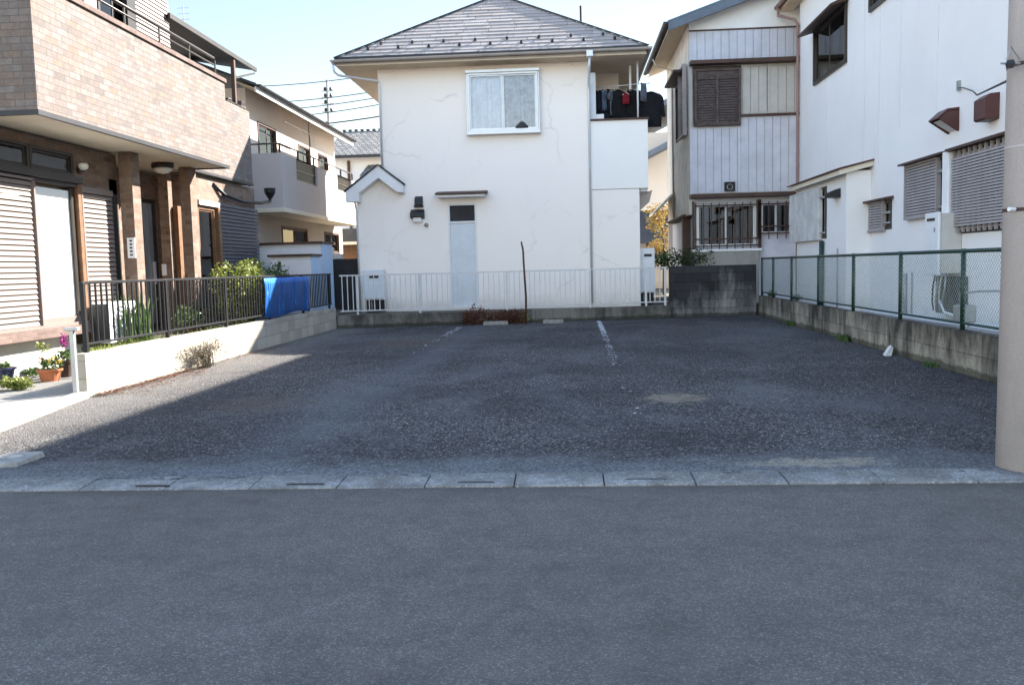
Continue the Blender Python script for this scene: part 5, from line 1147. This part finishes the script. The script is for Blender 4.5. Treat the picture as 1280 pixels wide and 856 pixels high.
# ------------------------------------------------------------------ concrete utility pole
r = thing('utility_pole', 'grey concrete utility pole at the right edge beside the street', 'utility pole', (2.632, 5.22, 0))
pr = .152
b = MB(); b.tube([(2.632, 5.22, -.05), (2.632, 5.22, 5), (2.632, 5.22, 10)], [pr+.002, pr-.03, pr-.06], 28); b.build('shaft', M['conc_pole'], r, smooth=True)
zb_ = P(1252, 262, Y=5.1).z
for z, h in ((zb_, .02), (P(1252, 182, Y=5.1).z, .008), (P(1252, 78, Y=5.1).z, .02)):
    b = MB(); rr = pr-.0062*z+.004; b.lathe((2.632, 5.22, z-h/2), [(rr, 0), (rr, h)], 28); b.build('steel_band', M['brown_trim'] if h > .01 else M['conc_pole'], r)
b = MB(); b.tube([(2.49, 5.12, zb_), (2.45, 5.1, zb_)], .012, 8); b.build('bolt', M['alu'], r)
zz = P(1240, 80, Y=5.1).z; b = MB(); b.tube([(2.5, 5.12, zz), (2.39, 5.1, zz)], .006, 8); b.tube([(2.5, 5.12, zz+.02), (2.44, 5.1, zz+.09), (2.42, 5.1, zz+.02)], .004, 6); b.build('hook', M['grey_metal'], r)
b = MB(); b.lathe((2.44, 5.1, zz-.025), [(.02, 0), (.025, .02), (.018, .04)], 10); b.build('insulator', M['cap_dark'], r)

# ------------------------------------------------------------------ small things on the ground
def slabthing(x0, x1, y0, y1, h, label, name='wheel_stop', cat='wheel stop', mat='granite', **k):
    b = MB(); b.hexa([(x0, y0, -.01), (x1, y0, -.01), (x1, y1, -.01), (x0, y1, -.01), (x0+.01, y0+.015, h), (x1-.01, y0+.015, h), (x1-.01, y1-.015, h), (x0+.01, y1-.015, h)])
    return tag(b.build(name, M[mat], bevel=.008), label, cat, **k)
slabthing(-1.88, -1.33, 19.15, 19.28, .075, 'pale concrete wheel stop just in front of the reddish weeds', group='concrete wheel stops at the back')
slabthing(-.58, -.12, 19.3, 19.43, .075, 'pale concrete wheel stop right of the rusty stake', group='concrete wheel stops at the back')
q = P(17, 580, Z=0); o = slabthing(-.13, .13, -.2, .2, .035, 'pale square marker stone in the gravel by the kerb at the left edge', 'marker_stone', 'marker stone'); o.location = (q.x-.02, q.y+.02, 0); o.rotation_euler[2] = .12
b = MB(); b.lathe((q.x, q.y+.02, .02), [(.05, 0), (.05, .03), (.04, .034)], 14); b.build('lid', M['grey_metal'], o)
q = P(1112, 430, X=4.1); b = MB(); b.hexa([(4.02, q.y-.08, .0), (4.1, q.y-.07, .0), (4.11, q.y+.06, .01), (4.04, q.y+.07, .0), (4.1, q.y-.06, .12), (4.13, q.y-.05, .1), (4.13, q.y+.05, .13), (4.1, q.y+.05, .11)]); tag(b.build('paper_scrap', M['paper']), 'crumpled white scrap lying against the right block wall', 'scrap')

# foliage
def leaves(mb, c, rad, n, size, flat=.5, up=.0):
    c = Vector(c)
    for i in range(n):
        while True:
            p = Vector((random.uniform(-1, 1), random.uniform(-1, 1), random.uniform(-1, 1)))
            if .2 < p.length < 1: break
        p = Vector((p.x*rad[0], p.y*rad[1], p.z*rad[2]))+c
        d = Vector((random.gauss(0, 1), random.gauss(0, 1), random.gauss(0, .7)+up)).normalized(); s_ = d.cross(Vector((random.gauss(0, 1), random.gauss(0, 1), random.gauss(0, 1)))).normalized()
        L = size*random.uniform(.6, 1.3); w_ = L*flat
        mb.face([p, p+d*L*.5+s_*w_*.5, p+d*L, p+d*L*.5-s_*w_*.5])
def blades(mb, c, rad, n, h, w_=.012, lean=.35):
    for i in range(n):
        a = random.random()*6.28; r_ = random.random()**.5; x = c[0]+rad[0]*r_*math.cos(a); y = c[1]+rad[1]*r_*math.sin(a); L = h*random.uniform(.5, 1.1)
        dx, dy = random.gauss(0, lean)*L, random.gauss(0, lean)*L; s_ = Vector((random.gauss(0, 1), random.gauss(0, 1), 0)).normalized()*w_/2
        p0 = Vector((x, y, c[2])); p1 = p0+Vector((dx*.35, dy*.35, L*.6)); p2 = p0+Vector((dx, dy, L*.95))
        mb.face([p0-s_, p0+s_, p1+s_*.8, p1-s_*.8]); mb.face([p1-s_*.8, p1+s_*.8, p2])
def stems(mb, c, rad, n, h, r_=.004):
    for i in range(n):
        a = random.random()*6.28; q_ = random.random(); x = c[0]+rad[0]*.4*q_*math.cos(a); y = c[1]+rad[1]*.4*q_*math.sin(a)
        mb.tube([(x, y, c[2]), (x+random.gauss(0, .1)*h, y+random.gauss(0, .1)*h, c[2]+h*.5), (c[0]+rad[0]*random.uniform(-.9, .9), c[1]+rad[1]*random.uniform(-.9, .9), c[2]+h*random.uniform(.7, 1))], [r_, r_*.8, r_*.4], 5)
def shrub(name, label, cat, c, rad, h, leaf, n, size, ns=10, group=None, trunk='bark', flat=.5, sr=.006):
    r = thing(name, label, cat, c, group)
    b = MB(); stems(b, c, rad, ns, h, sr); b.build('stems', M[trunk], r)
    b = MB(); k = 7
    for i in range(k): a = random.random()*6.28; q_ = random.uniform(.2, .75); leaves(b, (c[0]+rad[0]*q_*math.cos(a), c[1]+rad[1]*q_*math.sin(a), c[2]+h*random.uniform(.35, .85)), (rad[0]*.5, rad[1]*.5, h*.3), n//k, size, flat)
    b.build('leaves', M[leaf], r, recalc=False); return r
shrub('dry_shrub', 'dry brown shrub growing at the foot of the sunlit block wall', 'shrub', (-4.9, 11.55, 0), (.2, .6, .3), .36, 'leaf_dry', 1100, .035, 90, flat=.3, sr=.003)
shrub('garden_shrub', 'bushy light green shrub behind the black railing near the tarp', 'shrub', (-5.75, 15.3, .3), (.45, .95, .5), 1.16, 'leaf_light', 4200, .07, 14, flat=.6)
shrub('garden_shrub', 'darker green shrub behind the top of the blue tarp', 'shrub', (-5.75, 16.9, .3), (.4, .75, .5), 1.12, 'leaf', 3000, .07, 14, flat=.6)
shrub('garden_shrub', 'low dark plants behind the black railing below the window of the brick house', 'shrub', (-6.1, 14.4, .3), (.3, .6, .3), .45, 'leaf_dark', 600, .07, 14)
r = thing('weed_clump', 'reddish brown weeds at the foot of the low back wall', 'weeds', (-1.6, 19.45, 0))
b = MB()
for k in range(9): x = -2.25+k*.15; leaves(b, (x, 19.42+.02*x, .14), (.12, .1, .18 if k not in (1, 2) else .3), 190, .055, .5, .5)
b.build('leaves', M['leaf_red'], r, recalc=False); b = MB(); leaves(b, (-.98, 19.45, .12), (.12, .07, .15), 120, .05, .5, .6); b.build('green_leaves', M['leaf_light'], r, recalc=False)
r = thing('strappy_plant', 'tall green plant with strap leaves behind the black railing', 'plant', (-6.35, 12.3, .3))
b = MB(); blades(b, (-6.3, 12.3, .3), (.25, .4, 0), 130, .75, .04, .25); b.build('leaves', M['leaf'], r, recalc=False)
shrub('garden_shrub', 'small leafy plant behind the black railing in front of the second pillar', 'shrub', (-6.1, 13.6, .3), (.25, .35, .3), .5, 'leaf', 350, .06, 8)
b = MB(); 
for k in range(40): blades(b, (-5.28+random.uniform(-.04, .04), random.uniform(9.1, 13.5), .3), (.05, .1, 0), 16, .22, .008, .4)
blades(b, (-5.12, 9.3, .45), (.05, .25, 0), 60, .08, .008, .4)
tag(b.build('grass', M['leaf_light'], recalc=False), 'thin strip of grass along the top of the left block wall', 'grass', kind='stuff')
for i, (y_, n, h, lab) in enumerate(((17.2, 60, .1, 'farther small green weed tuft at the foot of the right wall'), (13.65, 110, .13, 'bright green weed tuft beside the white scrap at the right wall'), (10.3, 40, .06, 'nearest low weed tuft at the foot of the right wall'))):
    b = MB(); blades(b, (4.16+(y_-9.5)*.0196-.07, y_, 0), (.07, .22, 0), n, h, .014, .5); leaves(b, (4.16+(y_-9.5)*.0196-.07, y_, h*.4), (.06, .2, h*.4), n, .03); tag(b.build('weed_tuft', M['leaf'], recalc=False), lab, 'weeds')
b = MB(); leaves(b, (4.55, 17.9, .5), (.06, .35, .06), 260, .04); tag(b.build('weed_tuft', M['leaf_dark'], recalc=False), 'dark weeds growing on top of the right wall behind the green fence', 'weeds')
b = MB(); leaves(b, (4.55, 20.1, .5), (.06, .25, .1), 260, .05); tag(b.build('weed_tuft', M['leaf'], recalc=False), 'green weeds at the far corner of the green wire fence', 'weeds')
b = MB()
for k in range(1300):
    y_ = random.uniform(8.9, 11.2) if random.random() < .8 else random.uniform(11, 15); x = -5.02+abs(random.gauss(0, .06 if random.random() < .5 else .22)); a = random.random()*6.28; L = random.uniform(.01, .03)
    d = Vector((math.cos(a), math.sin(a), random.uniform(-.1, .3)))*L; s_ = Vector((-math.sin(a), math.cos(a), random.uniform(-.2, .2)))*L*.5; p = Vector((x, y_, .012+random.random()*.012)); b.face([p-d, p+s_, p+d, p-s_])
tag(b.build('fallen_leaves', M['leaf_red'], recalc=False), 'reddish fallen leaves gathered along the foot of the left block wall', 'leaves', kind='stuff')
# hedge and tree in the right gap
b = MB(); 
for k in range(8): leaves(b, (2.3+k*.16, 22.2+random.uniform(-.2, .2), 1.35), (.25, .3, .25), 160, .07, .5)
tag(b.build('hedge', M['leaf_dark'], recalc=False), 'dark clipped hedge above the block wall right of the cream house', 'hedge')
r = thing('tree', 'thin tree with yellow and orange leaves in the gap behind the hedge', 'tree', (3.0, 28, .25))
MB().tube([(3.0, 28, .25), (3.02, 28, 1.6), (2.95, 28.05, 3.0)], [.05, .04, .02], 8).build('trunk', M['bark'], r, smooth=True)
b = MB()
for k in range(12): leaves(b, (3.0+random.gauss(0, .2), 28+random.gauss(0, .3), 1.6+1.5*random.random()), (.28, .3, .25), 110, .09, .6)
b.build('crown', M['leaf_autumn'], r, recalc=False)
b = MB()
for k in range(8): leaves(b, (2.9+k*.1, 28+random.gauss(0, .3), 1.3+.1*random.random()), (.28, .3, .25), 110, .09, .6)
b.build('lower_leaves', M['leaf_dark'], r, recalc=False)
# pots by the brick house
def pot(x, y, r_, h, mat, label, plants, z0=.05):
    r = thing('potted_plant', label, 'potted plant', (x, y, z0), 'flower pots by the brick house')
    b = MB(); b.lathe((x, y, z0), [(r_*.7, 0), (r_*.95, h*.85), (r_*1.08, h*.86), (r_*1.08, h), (r_*.92, h), (r_*.9, h*.9)], 20); b.build('pot', M[mat], r, smooth=False)
    MB().lathe((x, y, z0+h*.88), [(r_*.88, 0), (r_*.85, .015)], 14).build('soil', M['soil'], r)
    for nm, mt, cz, rad, n, s_ in plants:
        b = MB(); leaves(b, (x+cz[0], y+cz[1], z0+h+cz[2]), rad, n, s_, .6, .3); b.build(nm, M[mt], r, recalc=False)
q = P(63, 476, Z=.05)
pot(q.x, q.y, .135, .14, 'terracotta', 'wide terracotta pot with yellow flowers and a sprig beside the handrail', [('leaves', 'leaf', (.02, 0, .05), (.13, .1, .07), 120, .05), ('flowers', 'petal_yellow', (.05, .0, .1), (.1, .07, .05), 60, .035), ('orange_flowers', 'petal_orange', (-.09, 0, .1), (.03, .03, .07), 30, .04), ('sprig', 'leaf_light', (-.07, 0, .27), (.09, .06, .05), 45, .05)])
q = P(83, 471, Z=.05)
pot(q.x, q.y, .085, .2, 'brown_trim', 'dark pot with a purple flower right behind the handrail post', [('leaves', 'leaf', (0, 0, .06), (.11, .1, .07), 110, .05), ('flowers', 'petal_purple', (0, 0, .24), (.035, .035, .09), 80, .035)])
q = P(3, 477, Z=.05)
pot(q.x, q.y, .15, .17, 'navy', 'navy blue pot with low greens at the left edge by the foundation', [('leaves', 'leaf', (0, 0, .02), (.14, .12, .03), 90, .05)])
shrub('bedding_plants', 'low yellow green bedding plants in front of the navy pot', 'plants', (P(20, 487, Z=.05).x, P(20, 487, Z=.05).y, .05), (.3, .2, .2), .14, 'leaf_light', 700, .05, 12)
shrub('bedding_plants', 'low darker bedding plants between the navy pot and the orange pot', 'plants', (P(35, 470, Z=.05).x, P(35, 470, Z=.05).y, .05), (.25, .2, .2), .11, 'leaf', 300, .05, 12)
